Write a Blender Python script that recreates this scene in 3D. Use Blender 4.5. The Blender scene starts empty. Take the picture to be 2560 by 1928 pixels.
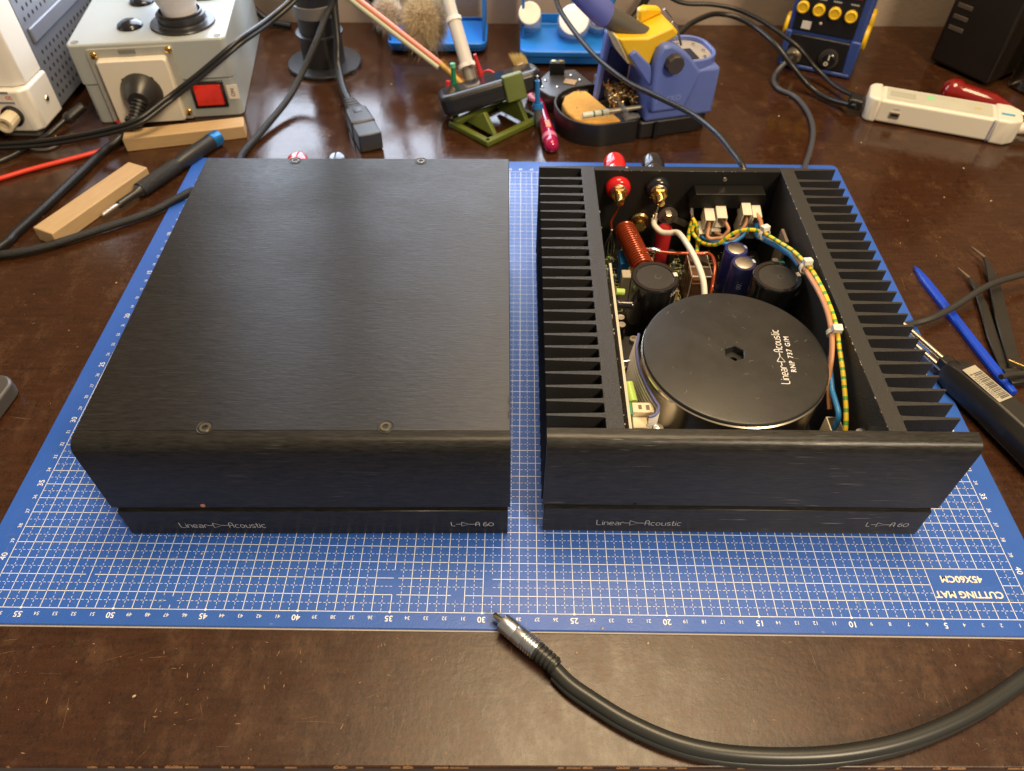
import bpy, math, random
from mathutils import Matrix, Vector
R = math.radians
S = bpy.context.scene
COL = S.collection

# ---------------------------------------------------------------- camera
cam_d = bpy.data.cameras.new("camera"); cam = bpy.data.objects.new("camera", cam_d); COL.objects.link(cam)
cam.location = (0.00032, -0.17871, 0.38587); cam.rotation_euler = (0.728496, -0.007038, 0.010092)
cam_d.sensor_width = 36; cam_d.sensor_fit = 'HORIZONTAL'; cam_d.lens = 26.4
cam_d.clip_start = 0.02; cam_d.clip_end = 30
cam_d.dof.use_dof = True; cam_d.dof.focus_distance = 0.43; cam_d.dof.aperture_fstop = 12.0
S.camera = cam
S.render.resolution_x, S.render.resolution_y = 1024, 771

# ---------------------------------------------------------------- light
W = bpy.data.worlds.new("World"); S.world = W; W.use_nodes = True
bg = W.node_tree.nodes["Background"]; bg.inputs[0].default_value = (1.0, 0.86, 0.70, 1); bg.inputs[1].default_value = 0.22
def area(name, loc, target, sx, sy, power, col, shape='RECTANGLE', spread=180):
    d = bpy.data.lights.new(name, 'AREA'); d.shape = shape; d.size = sx; d.size_y = sy
    d.energy = power; d.color = col; d.spread = R(spread)
    o = bpy.data.objects.new(name, d); COL.objects.link(o); o.location = loc
    o.rotation_euler = (Vector(target) - Vector(loc)).to_track_quat('-Z', 'Y').to_euler()
    return o
area("ceiling_lamp", (0.22, 0.33, 1.65), (0.1, 0.2, 0), 0.80, 0.80, 27, (1.0, 0.75, 0.44), 'DISK')
area("room_lamp", (0.78, -0.80, 1.20), (0.10, 0.2, 0), 0.38, 0.38, 22, (1.0, 0.79, 0.54), 'DISK')
area("monitor_glow", (-0.19, 0.735, 0.27), (-0.19, 0.0, 0.23), 0.47, 0.36, 4.2, (0.72, 0.83, 1.0))
V = S.view_settings; V.view_transform = 'Standard'; V.look = 'None'; V.exposure = 0.12; V.gamma = 1; V.use_curve_mapping = False
S.render.engine = 'CYCLES'; S.cycles.use_denoising = True
S.cycles.max_bounces = 8; S.cycles.transparent_max_bounces = 12

# ---------------------------------------------------------------- materials
MATS = {}
def mat(name, col, rough=0.5, metal=0.0, var=0.12, vscale=60, bump=0.0, bscale=400, coat=0.0, ior=1.5,
        stretch=(1, 1, 1), rvar=0.0, trans=0.0, alpha=1.0, sheen=0, emit=0, aniso=0, spots=None):
    if name in MATS: return MATS[name]
    m = bpy.data.materials.new(name); m.use_nodes = True; nt = m.node_tree; N = nt.nodes; L = nt.links
    b = N["Principled BSDF"]
    b.inputs["Roughness"].default_value = rough; b.inputs["Metallic"].default_value = metal
    b.inputs["IOR"].default_value = ior; b.inputs["Coat Weight"].default_value = coat
    b.inputs["Coat Roughness"].default_value = 0.12
    b.inputs["Transmission Weight"].default_value = trans; b.inputs["Alpha"].default_value = alpha
    b.inputs["Anisotropic"].default_value = aniso
    if emit: b.inputs["Emission Color"].default_value = (*col, 1); b.inputs["Emission Strength"].default_value = emit
    tc = N.new("ShaderNodeTexCoord"); mp = N.new("ShaderNodeMapping"); mp.inputs["Scale"].default_value = stretch
    L.new(tc.outputs["Object"], mp.inputs["Vector"])
    nz = N.new("ShaderNodeTexNoise"); nz.inputs["Scale"].default_value = vscale; nz.inputs["Detail"].default_value = 6
    nz.inputs["Roughness"].default_value = 0.65
    L.new(mp.outputs[0], nz.inputs["Vector"])
    mx = N.new("ShaderNodeMix"); mx.data_type = 'RGBA'
    mx.inputs[6].default_value = (*[max(0, c*(1-var)) for c in col], 1); mx.inputs[7].default_value = (*[min(1, c*(1+var)) for c in col], 1)
    L.new(nz.outputs["Fac"], mx.inputs[0])
    out = mx.outputs[2]
    if spots:   # (colour, scale, threshold) worn specks
        n2 = N.new("ShaderNodeTexNoise"); n2.inputs["Scale"].default_value = spots[1]; n2.inputs["Detail"].default_value = 3
        L.new(tc.outputs["Object"], n2.inputs["Vector"])
        cr = N.new("ShaderNodeMapRange"); cr.inputs[1].default_value = spots[2]; cr.inputs[2].default_value = spots[2]+0.05
        L.new(n2.outputs["Fac"], cr.inputs[0])
        m2 = N.new("ShaderNodeMix"); m2.data_type = 'RGBA'; m2.inputs[7].default_value = (*spots[0], 1)
        L.new(cr.outputs[0], m2.inputs[0]); L.new(out, m2.inputs[6]); out = m2.outputs[2]
    L.new(out, b.inputs["Base Color"])
    if rvar:
        mr = N.new("ShaderNodeMapRange"); mr.inputs[3].default_value = max(0.02, rough-rvar); mr.inputs[4].default_value = min(1, rough+rvar)
        mr.inputs[1].default_value = 0.3; mr.inputs[2].default_value = 0.7
        L.new(nz.outputs["Fac"], mr.inputs[0]); L.new(mr.outputs[0], b.inputs["Roughness"])
    if bump:
        n3 = N.new("ShaderNodeTexNoise"); n3.inputs["Scale"].default_value = bscale; n3.inputs["Detail"].default_value = 3
        L.new(mp.outputs[0], n3.inputs["Vector"])
        bp = N.new("ShaderNodeBump"); bp.inputs["Strength"].default_value = bump; bp.inputs["Distance"].default_value = 0.001
        L.new(n3.outputs["Fac"], bp.inputs["Height"]); L.new(bp.outputs[0], b.inputs["Normal"])
    MATS[name] = m
    return m

# ---------------------------------------------------------------- mesh helpers
class MB:
    def __init__(s): s.v = []; s.f = []
    def add(s, vs, fs, M=None):
        k = len(s.v)
        s.v += [tuple(M @ Vector(p)) if M else tuple(p) for p in vs]
        s.f += [tuple(i+k for i in f) for f in fs]
        return s
    def box(s, x0, x1, y0, y1, z0, z1, M=None):
        return s.add([(x, y, z) for z in (z0, z1) for y in (y0, y1) for x in (x0, x1)],
              [(0, 2, 3, 1), (4, 5, 7, 6), (0, 1, 5, 4), (2, 6, 7, 3), (0, 4, 6, 2), (1, 3, 7, 5)], M)
    def prism(s, poly, z0, z1, M=None):
        n = len(poly)
        a = sum(poly[i][0]*poly[(i+1) % n][1]-poly[(i+1) % n][0]*poly[i][1] for i in range(n))
        if a < 0: poly = poly[::-1]
        vs = [(x, y, z0) for x, y in poly]+[(x, y, z1) for x, y in poly]
        fs = [tuple(range(n))[::-1], tuple(range(n, 2*n))]+[(i, (i+1) % n, n+(i+1) % n, n+i) for i in range(n)]
        return s.add(vs, fs, M)
    def lathe(s, prof, n=32, M=None, cap=True):
        vs = []; fs = []; k = len(prof)
        for r, z in prof:
            for i in range(n):
                a = 2*math.pi*i/n; vs.append((r*math.cos(a), r*math.sin(a), z))
        for j in range(k-1):
            for i in range(n):
                fs.append((j*n+i, j*n+(i+1) % n, (j+1)*n+(i+1) % n, (j+1)*n+i))
        if cap:
            if prof[0][0] > 1e-6: fs.append(tuple(range(n))[::-1])
            if prof[-1][0] > 1e-6: fs.append(tuple((k-1)*n+i for i in range(n)))
        return s.add(vs, fs, M)
    def tube(s, pts, r, n=10, cap=True, flat=1.0):
        pts = [Vector(p) for p in pts]; m = len(pts)
        rs = r if isinstance(r, (list, tuple)) else [r]*m
        T = [(pts[min(i+1, m-1)]-pts[max(i-1, 0)]).normalized() for i in range(m)]
        u = T[0].cross(Vector((0, 0, 1)))
        if u.length < 1e-3: u = T[0].cross(Vector((0, 1, 0)))
        u.normalize(); vs = []; fs = []
        for i in range(m):
            u = (u - T[i]*u.dot(T[i])).normalized(); w = T[i].cross(u)
            for j in range(n):
                a = 2*math.pi*j/n
                vs.append(pts[i]+u*(rs[i]*math.cos(a))+w*(rs[i]*flat*math.sin(a)))
        for i in range(m-1):
            for j in range(n):
                fs.append((i*n+j, i*n+(j+1) % n, (i+1)*n+(j+1) % n, (i+1)*n+j))
        if cap: fs += [tuple(range(n))[::-1], tuple((m-1)*n+j for j in range(n))]
        return s.add(vs, fs)
    def build(s, name, m, parent=None, bevel=0, seg=2, smooth=True, angle=40, loc=None, kind=None):
        me = bpy.data.meshes.new(name); me.from_pydata([tuple(p) for p in s.v], [], s.f); me.update()
        if smooth:
            me.polygons.foreach_set('use_smooth', [True]*len(me.polygons)); me.set_sharp_from_angle(angle=R(angle))
        me.materials.append(m)
        o = bpy.data.objects.new(name, me); COL.objects.link(o)
        if parent: o.parent = parent
        if loc: o.location = loc
        if kind: o['kind'] = kind
        if bevel:
            b = o.modifiers.new('bevel', 'BEVEL'); b.width = bevel; b.segments = seg; b.limit_method = 'ANGLE'; b.angle_limit = R(35)
            b.harden_normals = False
        return o
def thing(name, label, cat, loc=(0, 0, 0), rot=0.0, group=None):
    o = bpy.data.objects.new(name, None); COL.objects.link(o); o.location = loc; o.rotation_euler = (0, 0, R(rot)) if not isinstance(rot, tuple) else rot
    o.empty_display_size = 0.01
    return tag(o, label, cat, group)
def tag(o, label, cat, group=None):
    o['label'] = label; o['category'] = cat
    if group: o['group'] = group
    return o
def link(me, name, parent, M):
    o = bpy.data.objects.new(name, me); COL.objects.link(o); o.parent = parent; o.matrix_local = M
    return o
def spline(P, k=8):
    P = [Vector(p) for p in P]; out = []
    Q = [P[0]*2-P[1]]+P+[P[-1]*2-P[-2]]
    for i in range(1, len(Q)-2):
        a, b, c, d = Q[i-1], Q[i], Q[i+1], Q[i+2]
        for j in range(k):
            t = j/k
            out.append(0.5*((2*b)+(c-a)*t+(2*a-5*b+4*c-d)*t*t+(3*b-a-3*c+d)*t*t*t))
    out.append(P[-1]); return out
def rrect(x0, x1, y0, y1, r, n=5):
    P = []
    for cx, cy, a in ((x1-r, y1-r, 0), (x0+r, y1-r, 90), (x0+r, y0+r, 180), (x1-r, y0+r, 270)):
        for i in range(n+1):
            t = R(a+90*i/n); P.append((cx+r*math.cos(t), cy+r*math.sin(t)))
    return P
def T(x, y, z): return Matrix.Translation((x, y, z))
def RX(a): return Matrix.Rotation(R(a), 4, 'X')
def RY(a): return Matrix.Rotation(R(a), 4, 'Y')
def RZ(a): return Matrix.Rotation(R(a), 4, 'Z')
def axis(p, d):   # frame at p with +Z along d
    return Matrix.Translation(p) @ Vector(d).to_track_quat('Z', 'Y').to_matrix().to_4x4()
_tc = {}
def textmesh(txt, size, bold=0.0, spacing=1.0):
    key = (txt, size, bold)
    if key in _tc: return _tc[key]
    c = bpy.data.curves.new('t', 'FONT'); c.body = txt; c.size = size; c.align_x = 'CENTER'; c.align_y = 'CENTER'; c.offset = bold
    c.resolution_u = 3; c.space_character = spacing
    o = bpy.data.objects.new('t', c); COL.objects.link(o)
    bpy.context.view_layer.update()
    me = o.to_mesh(); r = ([tuple(v.co) for v in me.vertices], [tuple(p.vertices) for p in me.polygons])
    o.to_mesh_clear(); bpy.data.objects.remove(o); bpy.data.curves.remove(c)
    _tc[key] = r; return r
# ---- thin-stroke lettering
def arc(cx, cy, rx, ry, a0, a1, n=8): return [(cx+rx*math.cos(R(a0+(a1-a0)*i/n)), cy+ry*math.sin(R(a0+(a1-a0)*i/n))) for i in range(n+1)]
GL = {
 'L': (0.85, [[(0, 1), (0.03, 0.25)]+arc(0.25, 0.2, 0.2, 0.2, 180, 270, 4)+[(0.7, 0)]]),
 'i': (0.3, [[(0.1, 0.62), (0.1, 0)], [(0.06, 0.85), (0.16, 0.85)]]),
 'n': (0.85, [[(0.05, 0), (0.05, 0.6), (0.45, 0.6)]+arc(0.45, 0.4, 0.2, 0.2, 90, 0, 4)+[(0.65, 0)]]),
 'e': (0.85, [[(0.05, 0.3), (0.65, 0.3), (0.65, 0.42)]+arc(0.45, 0.42, 0.2, 0.18, 0, 90, 3)+[(0.25, 0.6)]+arc(0.25, 0.3, 0.2, 0.3, 90, 270, 8)+[(0.62, 0)]]),
 'a': (0.85, [[(0.1, 0.6), (0.45, 0.6)]+arc(0.45, 0.4, 0.2, 0.2, 90, 0, 4)+[(0.65, 0), (0.22, 0)]+arc(0.22, 0.16, 0.17, 0.16, 270, 90, 6)+[(0.65, 0.32)]]),
 'r': (0.55, [[(0.05, 0), (0.05, 0.4)]+arc(0.25, 0.4, 0.2, 0.2, 180, 90, 4)+[(0.5, 0.6)]]),
 '-': (0.9, [[(-0.05, 0.45), (0.9, 0.45)]]),
 '>': (1.45, [[(0.03, 0.92), (1.4, 0.45), (0.03, -0.02), (0.03, 0.92)]]),
 'A': (0.95, [[(-0.1, 0.45), (0.6, 0.45)], [(0.1, 0), (0.1, 0.6)]+arc(0.4, 0.65, 0.3, 0.35, 180, 0, 8)+[(0.72, 0.12), (0.82, 0)]]),
 'c': (0.8, [[(0.62, 0.6), (0.3, 0.6)]+arc(0.3, 0.3, 0.25, 0.3, 90, 270, 8)+[(0.62, 0)]]),
 'o': (0.9, [arc(0.37, 0.3, 0.32, 0.3, 0, 360, 16)]),
 'u': (0.85, [[(0.05, 0.6), (0.05, 0.2)]+arc(0.25, 0.2, 0.2, 0.2, 180, 270, 4)+[(0.65, 0), (0.65, 0.6)]]),
 's': (0.7, [[(0.55, 0.6), (0.2, 0.6)]+arc(0.2, 0.45, 0.15, 0.15, 90, 270, 5)+[(0.4, 0.3)]+arc(0.4, 0.15, 0.15, 0.15, 90, -90, 5)+[(0.05, 0)]]),
 't': (0.55, [[(0.2, 0.9), (0.2, 0.15)]+arc(0.32, 0.12, 0.12, 0.12, 180, 270, 3)+[(0.5, 0)], [(0.02, 0.6), (0.45, 0.6)]]),
 '6': (0.9, [[(0.6, 0.95)]+arc(0.45, 0.35, 0.4, 0.55, 110, 180, 4)+arc(0.4, 0.27, 0.35, 0.27, 180, 540, 14)]),
 '0': (1.0, [arc(0.45, 0.42, 0.42, 0.42, 0, 360, 18)]),
 ' ': (0.4, []),
}
def strokes(txt, width, height, w):
    """thin lettering as flat ribbons in the XY plane, left-bottom at origin, scaled to width x height"""
    mb = MB(); x = 0; lines = []
    for ch in txt:
        adv, gl = GL[ch]
        for pl in gl: lines.append([(x+px, py) for px, py in pl])
        x += adv
    sx = width/x
    for pl in lines:
        P = [Vector((px*sx, py*height, 0)) for px, py in pl]; vs = []; fs = []
        for i, p in enumerate(P):
            d = (P[min(i+1, len(P)-1)]-P[max(i-1, 0)]); d.normalize(); nrm = Vector((-d.y, d.x, 0))*w/2
            vs += [p+nrm, p-nrm]
        for i in range(len(P)-1): fs.append((2*i+1, 2*i+3, 2*i+2, 2*i))
        mb.add(vs, fs)
    return mb

# ================================================================ SETTING
def desk_material():
    m = bpy.data.materials.new('dark mahogany veneer'); m.use_nodes = True; N = m.node_tree.nodes; L = m.node_tree.links
    b = N["Principled BSDF"]; b.inputs["IOR"].default_value = 1.5
    tc = N.new("ShaderNodeTexCoord")
    def noise(scale, stretch, det=6, rough=0.6):
        mp = N.new("ShaderNodeMapping"); mp.inputs["Scale"].default_value = stretch; L.new(tc.outputs["Object"], mp.inputs[0])
        n = N.new("ShaderNodeTexNoise"); n.inputs["Scale"].default_value = scale; n.inputs["Detail"].default_value = det; n.inputs["Roughness"].default_value = rough
        L.new(mp.outputs[0], n.inputs["Vector"]); return n.outputs["Fac"]
    def ramp(f, a, b_, lo=0.0, hi=1.0):
        r = N.new("ShaderNodeMapRange"); r.inputs[1].default_value = a; r.inputs[2].default_value = b_; r.inputs[3].default_value = lo; r.inputs[4].default_value = hi
        L.new(f, r.inputs[0]); return r.outputs[0]
    def mix(fac, a, c):
        x = N.new("ShaderNodeMix"); x.data_type = 'RGBA'; L.new(fac, x.inputs[0])
        for i, q in ((6, a), (7, c)):
            if isinstance(q, tuple): x.inputs[i].default_value = (*q, 1)
            else: L.new(q, x.inputs[i])
        return x.outputs[2]
    grain = noise(40, (1, 7, 1), 8); blot = noise(9, (1, 1, 1), 5); dust = noise(260, (1, 1, 1), 4, 0.7); smear = noise(30, (1.6, 1, 1), 8, 0.75)
    c = mix(ramp(grain, 0.3, 0.7), (0.0200, 0.0066, 0.0026), (0.047, 0.0175, 0.0068))
    c = mix(ramp(blot, 0.35, 0.75, 0, 0.45), c, (0.068, 0.0265, 0.0105))
    c = mix(ramp(smear, 0.52, 0.76, 0, 0.26), c, (0.24, 0.125, 0.055))     # dusty rubbed patches
    c = mix(ramp(dust, 0.67, 0.74, 0, 0.45), c, (0.30, 0.20, 0.13))       # dust
    L.new(c, b.inputs["Base Color"])
    sx = N.new("ShaderNodeSeparateXYZ"); L.new(tc.outputs["Object"], sx.inputs[0])   # the front of the desk is worn duller
    ad = N.new("ShaderNodeMath"); ad.operation = 'ADD'; L.new(ramp(sx.outputs[1], 0.08, 0.42, 0.29, 0.11), ad.inputs[0]); L.new(ramp(smear, 0.3, 0.75, -0.03, 0.15), ad.inputs[1]); L.new(ad.outputs[0], b.inputs["Roughness"])
    fleck = noise(700, (1, 2.2, 1), 2, 0.5); c2 = mix(ramp(fleck, 0.60, 0.72, 0, 0.5), c, (0.085, 0.052, 0.034)); c2 = mix(ramp(noise(420, (2.6, 1, 1), 3, 0.6), 0.55, 0.70, 0, 0.75), c2, (0.006, 0.003, 0.002)); c2 = mix(ramp(noise(75, (2.5, 1, 1), 5, 0.7), 0.56, 0.66, 0, 0.5), c2, (0.010, 0.0045, 0.002))
    L.new(c2, b.inputs["Base Color"])
    bp = N.new("ShaderNodeBump"); bp.inputs["Strength"].default_value = 0.11; bp.inputs["Distance"].default_value = 0.0006
    hs_ = N.new("ShaderNodeMath"); hs_.operation = 'ADD'; L.new(noise(60, (1, 3, 1), 6), hs_.inputs[0]); L.new(noise(330, (1, 1, 1), 3, 0.6), hs_.inputs[1]); L.new(hs_.outputs[0], bp.inputs["Height"]); L.new(bp.outputs[0], b.inputs["Normal"])
    return m
Z0 = -0.0025                                    # desk surface; the mat's top is z = 0
YAW = 0.6
DM = desk_material()
desk = MB().box(-1.1, 1.1, 0, 0.835, -0.026, 0).build('desk', DM, bevel=0.0012, seg=2)
desk.location = (0, -0.0765, Z0); desk.rotation_euler = (0, 0, R(YAW)); desk['kind'] = 'structure'
desk['label'] = 'dark brown glossy wooden desk top with scratches and dust'
# worn, chipped front lip of the desk
rnd = random.Random(4)
wear = MB(); x = -0.5
while x < 0.5:
    w = rnd.uniform(0.001, 0.009)
    if rnd.random() < 0.62:
        h = rnd.choice((0.00015, 0.0002, 0.0003, 0.0004, 0.0008))
        n = max(3, int(w/0.0006)); top = [(x+w*i/n, h*(rnd.uniform(0.2, 1) if 0 < i < n else 0)) for i in range(n+1)]
        wear.add([(a, -0.00012+0.0009*0, -0.0009) for a, _ in top]+[(a, t*0.9+0.0003, 0.00008) for a, t in top], [(i, i+1, n+2+i, n+1+i) for i in range(n)])
    x += w+rnd.uniform(0, 0.006)
wear.build('worn_edge', mat('bare worn wood', (0.24, 0.125, 0.055), 0.7, vscale=500, var=0.7), desk)
sc = MB()                                       # scratches and dents in the varnish
for i in range(330):
    if i < 240: cx, cy = rnd.uniform(-0.32, 0.30), rnd.uniform(0.004, 0.064)
    else: cx, cy = rnd.choice((-1, 1))*rnd.uniform(0.31, 0.42), rnd.uniform(0.08, 0.45)
    a = rnd.choice((rnd.uniform(-0.4, 0.4), rnd.uniform(1.2, 1.9), rnd.uniform(0, 3.14))); l = rnd.choice((0.0006, 0.0008, 0.0012, 0.0015, 0.002, 0.003, 0.006, 0.016)) * rnd.uniform(0.5, 1.5)
    w = rnd.uniform(0.00003, 0.00009) if l > 0.004 else rnd.uniform(0.00008, 0.00028)
    bend = rnd.uniform(-0.15, 0.15); P = []
    for k in range(6):
        t = k/5-0.5; ang = a+bend*t
        P.append(Vector((cx+math.cos(ang)*l*t, cy+math.sin(ang)*l*t, 0.00012)))
    vs = []
    for k, p in enumerate(P):
        nrm = Vector((-math.sin(a), math.cos(a), 0))*w*(0.25+0.75*math.sin(math.pi*(k+0.4)/5.8))*rnd.uniform(0.6, 1.2)
        vs += [p+nrm, p-nrm]
    sc.add(vs, [(2*k+1, 2*k+3, 2*k+2, 2*k) for k in range(5)])
sc.build('scratches', mat('scratched varnish', (0.24, 0.14, 0.07), 0.5, var=0.8, vscale=500), desk, kind='stuff')
wall = MB().box(-1.6, 1.6, 0, 0.08, -0.75, 1.9).build('wall', mat('beige painted wall', (0.36, 0.28, 0.22), 0.8, var=0.08, vscale=25, bump=0.25, bscale=180))
wall.location = (0, 0.7595, 0); wall.rotation_euler = (0, 0, R(YAW)); wall['kind'] = 'structure'

# ================================================================ CUTTING MAT
mat_o = thing('cutting_mat', 'blue self-healing cutting mat with white centimetre grid under both amplifiers', 'cutting mat', (0, 0, Z0))
def mat_blue():
    m = mat('blue mat vinyl', (0.027, 0.108, 0.47), 0.38, var=0.10, vscale=14, bump=0.10, bscale=900, rvar=0.10, spots=((0.10, 0.19, 0.42), 160, 0.70))
    return m
MX0, MX1, MY0, MY1 = -0.3005, 0.3005, -0.0092, 0.4475
MB().prism(rrect(MX0, MX1, MY0, MY1, 0.006), 0.0007, 0.0025).build('vinyl_sheet', mat_blue(), mat_o, bevel=0.0003, seg=1)
MB().prism(rrect(MX0+0.0001, MX1-0.0001, MY0-0.0006, MY1-0.0001, 0.006), 0.0, 0.0007).build('backing_layer', mat('pale mat backing', (0.55, 0.50, 0.42), 0.6), mat_o)
def nx(n): return (28.5-n)*0.01
def my(m): return (43-m)*0.01
HZ = 0.0025+0.00012
gaps = [(35.05, 34.7, 40.4, 42.1), (30.0, 29.45, 40.75, 41.9), (31.7, 31.05, 41.85, 42.3), (47.2, 46.7, 42.3, 42.7), (52.2, 51.8, 40.9, 41.1)]
def blank(n, m):
    if 1.02 < n < 4.98 and 40.02 < m < 41.98: return True
    for a, b, c, d in gaps:
        if b < n < a and c < m < d: return True
    return False
solid = MB(); dash = MB(); rr = random.Random(2)
def q(mb, x0, x1, y0, y1): mb.add([(x0, y0, HZ), (x1, y0, HZ), (x1, y1, HZ), (x0, y1, HZ)], [(0, 1, 2, 3)])
sw, dw = 0.00018, 0.00012
for n in range(0, 58):
    for m in range(0, 43):
        for k in range(4):
            ma, mb_ = m+k/4, m+(k+1)/4
            if blank(n, (ma+mb_)/2): continue
            q(solid, nx(n)-sw, nx(n)+sw, my(mb_), my(ma))
            if n < 57 and not blank(n+0.5, (ma+mb_)/2):
                q(dash, nx(n+0.5)-dw, nx(n+0.5)+dw, my(ma+0.19), my(ma+0.05))
for m in range(0, 44):
    for n in range(0, 57):
        for k in range(4):
            na, nb = n+k/4, n+(k+1)/4
            if not blank((na+nb)/2, m): q(solid, nx(nb), nx(na), my(m)-sw, my(m)+sw)
            if m < 43 and not blank((na+nb)/2, m+0.5): q(dash, nx(na+0.19), nx(na+0.05), my(m+0.5)-dw, my(m+0.5)+dw)
for n in range(0, 58, 5): solid.lathe([(0.0007, HZ+0.00001), (0.0, HZ+0.00002)], 10, T(nx(n), 0, 0), cap=False)
ink = mat('white mat ink', (0.82, 0.86, 0.88), 0.5, var=0.10, vscale=300, spots=((0.16, 0.28, 0.55), 420, 0.66))
solid.build('solid_grid_lines', ink, mat_o, smooth=False); dash.build('dashed_grid_lines', ink, mat_o, smooth=False)
num = MB()
def put(txt, size, x, y, a, bold=0.0):
    v, f = textmesh(txt, size, bold); num.add(v, f, T(x, y, HZ) @ RZ(a))
for n in range(0, 57):
    big = n % 5 == 0; put(str(n), 0.0046 if big else 0.0029, nx(n)-0.0002, -0.0036 if big else -0.0032, 180, 0.00006 if big else 0.00001)
    put(str(n), 0.0058 if big else 0.0034, nx(n), 0.434, 180, 0.00006)
for m in range(1, 43):
    big = m % 5 == 0; s = 0.0048 if big else 0.0031; d = 0.0034 if big else 0.0029
    put(str(m), s, nx(57)-d, my(m)+0.0006, 90, 0.00003 if big else 0.0); put(str(m), s, nx(0)+d, my(m)-0.0006, -90, 0.00003 if big else 0.0)
num.build('ruler_numerals', ink, mat_o, smooth=False)
lab = MB()
v, f = textmesh('CUTTING MAT', 0.0056, 0.00016); lab.add(v, f, T(nx(3.05), my(41.55), HZ) @ RZ(180))
v, f = textmesh('45X60CM', 0.0056, 0.00016); lab.add(v, f, T(nx(3.15), my(40.62), HZ) @ RZ(180))
lab.build('printed_title', mat('cream mat ink', (0.78, 0.74, 0.60), 0.5, var=0.1), mat_o, smooth=False)
cuts = MB()                                     # pale knife marks
for i in range(230):
    u = rnd.random()
    if u < 0.35: cx, cy = rnd.uniform(-0.295, -0.245), rnd.uniform(0.0, 0.11)
    else: cx, cy = rnd.uniform(-0.29, 0.29), rnd.uniform(-0.007, 0.05)
    a = rnd.uniform(0.3, 1.9) if u < 0.35 else rnd.uniform(0, 3.14); l = rnd.uniform(0.003, 0.022) if u < 0.35 else rnd.uniform(0.001, 0.012)
    d = Vector((math.cos(a), math.sin(a), 0)); nrm = Vector((-d.y, d.x, 0))*rnd.uniform(0.00003, 0.00008); p = Vector((cx, cy, HZ+0.00003))
    e1, e2 = p-d*l/2, p+d*l/2
    if min(e1.x, e2.x) < MX0+0.003 or max(e1.x, e2.x) > MX1-0.003 or min(e1.y, e2.y) < MY0+0.001: continue
    cuts.add([e1-nrm*0.2, p-nrm, e2, p+nrm], [(0, 1, 2, 3)])
cuts.build('knife_marks', mat('scored blue vinyl', (0.16, 0.25, 0.46), 0.6, var=0.4, vscale=300), mat_o, smooth=False, kind='stuff')

# ================================================================ AMPLIFIERS
def anodised(name, base, worn, seed, aniso=0.85, r0=0.34, r1=0.46, ior=1.5):
    m = bpy.data.materials.new(name); m.use_nodes = True; N = m.node_tree.nodes; L = m.node_tree.links; b = N["Principled BSDF"]; b.inputs["IOR"].default_value = ior; b.inputs["Anisotropic"].default_value = aniso; tg = N.new("ShaderNodeCombineXYZ"); tg.inputs[1].default_value = 0.7; tg.inputs[2].default_value = 0.7; L.new(tg.outputs[0], b.inputs["Tangent"])
    tc = N.new("ShaderNodeTexCoord")
    def noise(sx, sy, det=2, r_=0.5):
        mp = N.new("ShaderNodeMapping"); mp.inputs["Scale"].default_value = (sx, sy, sy); mp.inputs["Location"].default_value = (seed, seed*0.7, seed*1.3); L.new(tc.outputs["Object"], mp.inputs[0])
        n = N.new("ShaderNodeTexNoise"); n.inputs["Scale"].default_value = 1; n.inputs["Detail"].default_value = det; n.inputs["Roughness"].default_value = r_; L.new(mp.outputs[0], n.inputs["Vector"]); return n.outputs["Fac"]
    def rng(f, a, c, lo, hi):
        r = N.new("ShaderNodeMapRange"); r.inputs[1].default_value = a; r.inputs[2].default_value = c; r.inputs[3].default_value = lo; r.inputs[4].default_value = hi; L.new(f, r.inputs[0]); return r.outputs[0]
    def math_(op, a, c):
        n = N.new("ShaderNodeMath"); n.operation = op
        for k, q_ in enumerate((a, c)):
            if isinstance(q_, float): n.inputs[k].default_value = q_
            else: L.new(q_, n.inputs[k])
        return n.outputs[0]
    fine = noise(200, 1500, 3, 0.6); mid = noise(110, 700, 3, 0.6); streak = noise(45, 1100, 2); patch = noise(14, 22, 5, 0.6)
    br_ = math_('ADD', rng(fine, 0.3, 0.7, 0.35, 1.0), rng(mid, 0.3, 0.7, 0.0, 0.8))
    sk = math_('MULTIPLY', rng(streak, 0.66, 0.78, 0.0, 1.0), rng(patch, 0.45, 0.65, 0.0, worn))
    val = math_('ADD', math_('MULTIPLY', br_, base), sk)
    cb = N.new("ShaderNodeCombineColor"); L.new(val, cb.inputs[0]); L.new(math_('MULTIPLY', val, 0.97), cb.inputs[1]); L.new(math_('MULTIPLY', val, 0.93), cb.inputs[2]); L.new(cb.outputs[0], b.inputs["Base Color"])
    L.new(math_('ADD', rng(fine, 0.3, 0.7, r0, r1), rng(patch, 0.3, 0.7, -0.05, 0.05)), b.inputs["Roughness"])
    bp = N.new("ShaderNodeBump"); bp.inputs["Strength"].default_value = 0.5 if aniso > 0.5 else 0.22; bp.inputs["Distance"].default_value = 0.0002; L.new(math_('ADD', fine, mid), bp.inputs["Height"]); L.new(bp.outputs[0], b.inputs["Normal"])
    return m
ANOD = anodised('brushed black anodised aluminium', 0.013, 0.05, 0.0); ANODP = anodised('brushed black panel aluminium', 0.014, 0.07, 2.0, 0.0, 0.30, 0.38, 1.36); ANODW = anodised('worn brushed black aluminium', 0.019, 0.30, 5.0, 0.0, 0.30, 0.38, 1.38)
SAND = mat('sandblasted black anodised aluminium', (0.020, 0.019, 0.0175), 0.5, 0.0, var=0.35, vscale=900, bump=0.5, bscale=1500, ior=1.5, spots=((0.22, 0.20, 0.17), 700, 0.745))
MATTE = mat('black painted chassis steel', (0.009, 0.0085, 0.008), 0.5, var=0.2, vscale=40, ior=1.45)
STEEL = mat('zinc plated steel', (0.62, 0.58, 0.50), 0.3, 1.0, var=0.15)
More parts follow.
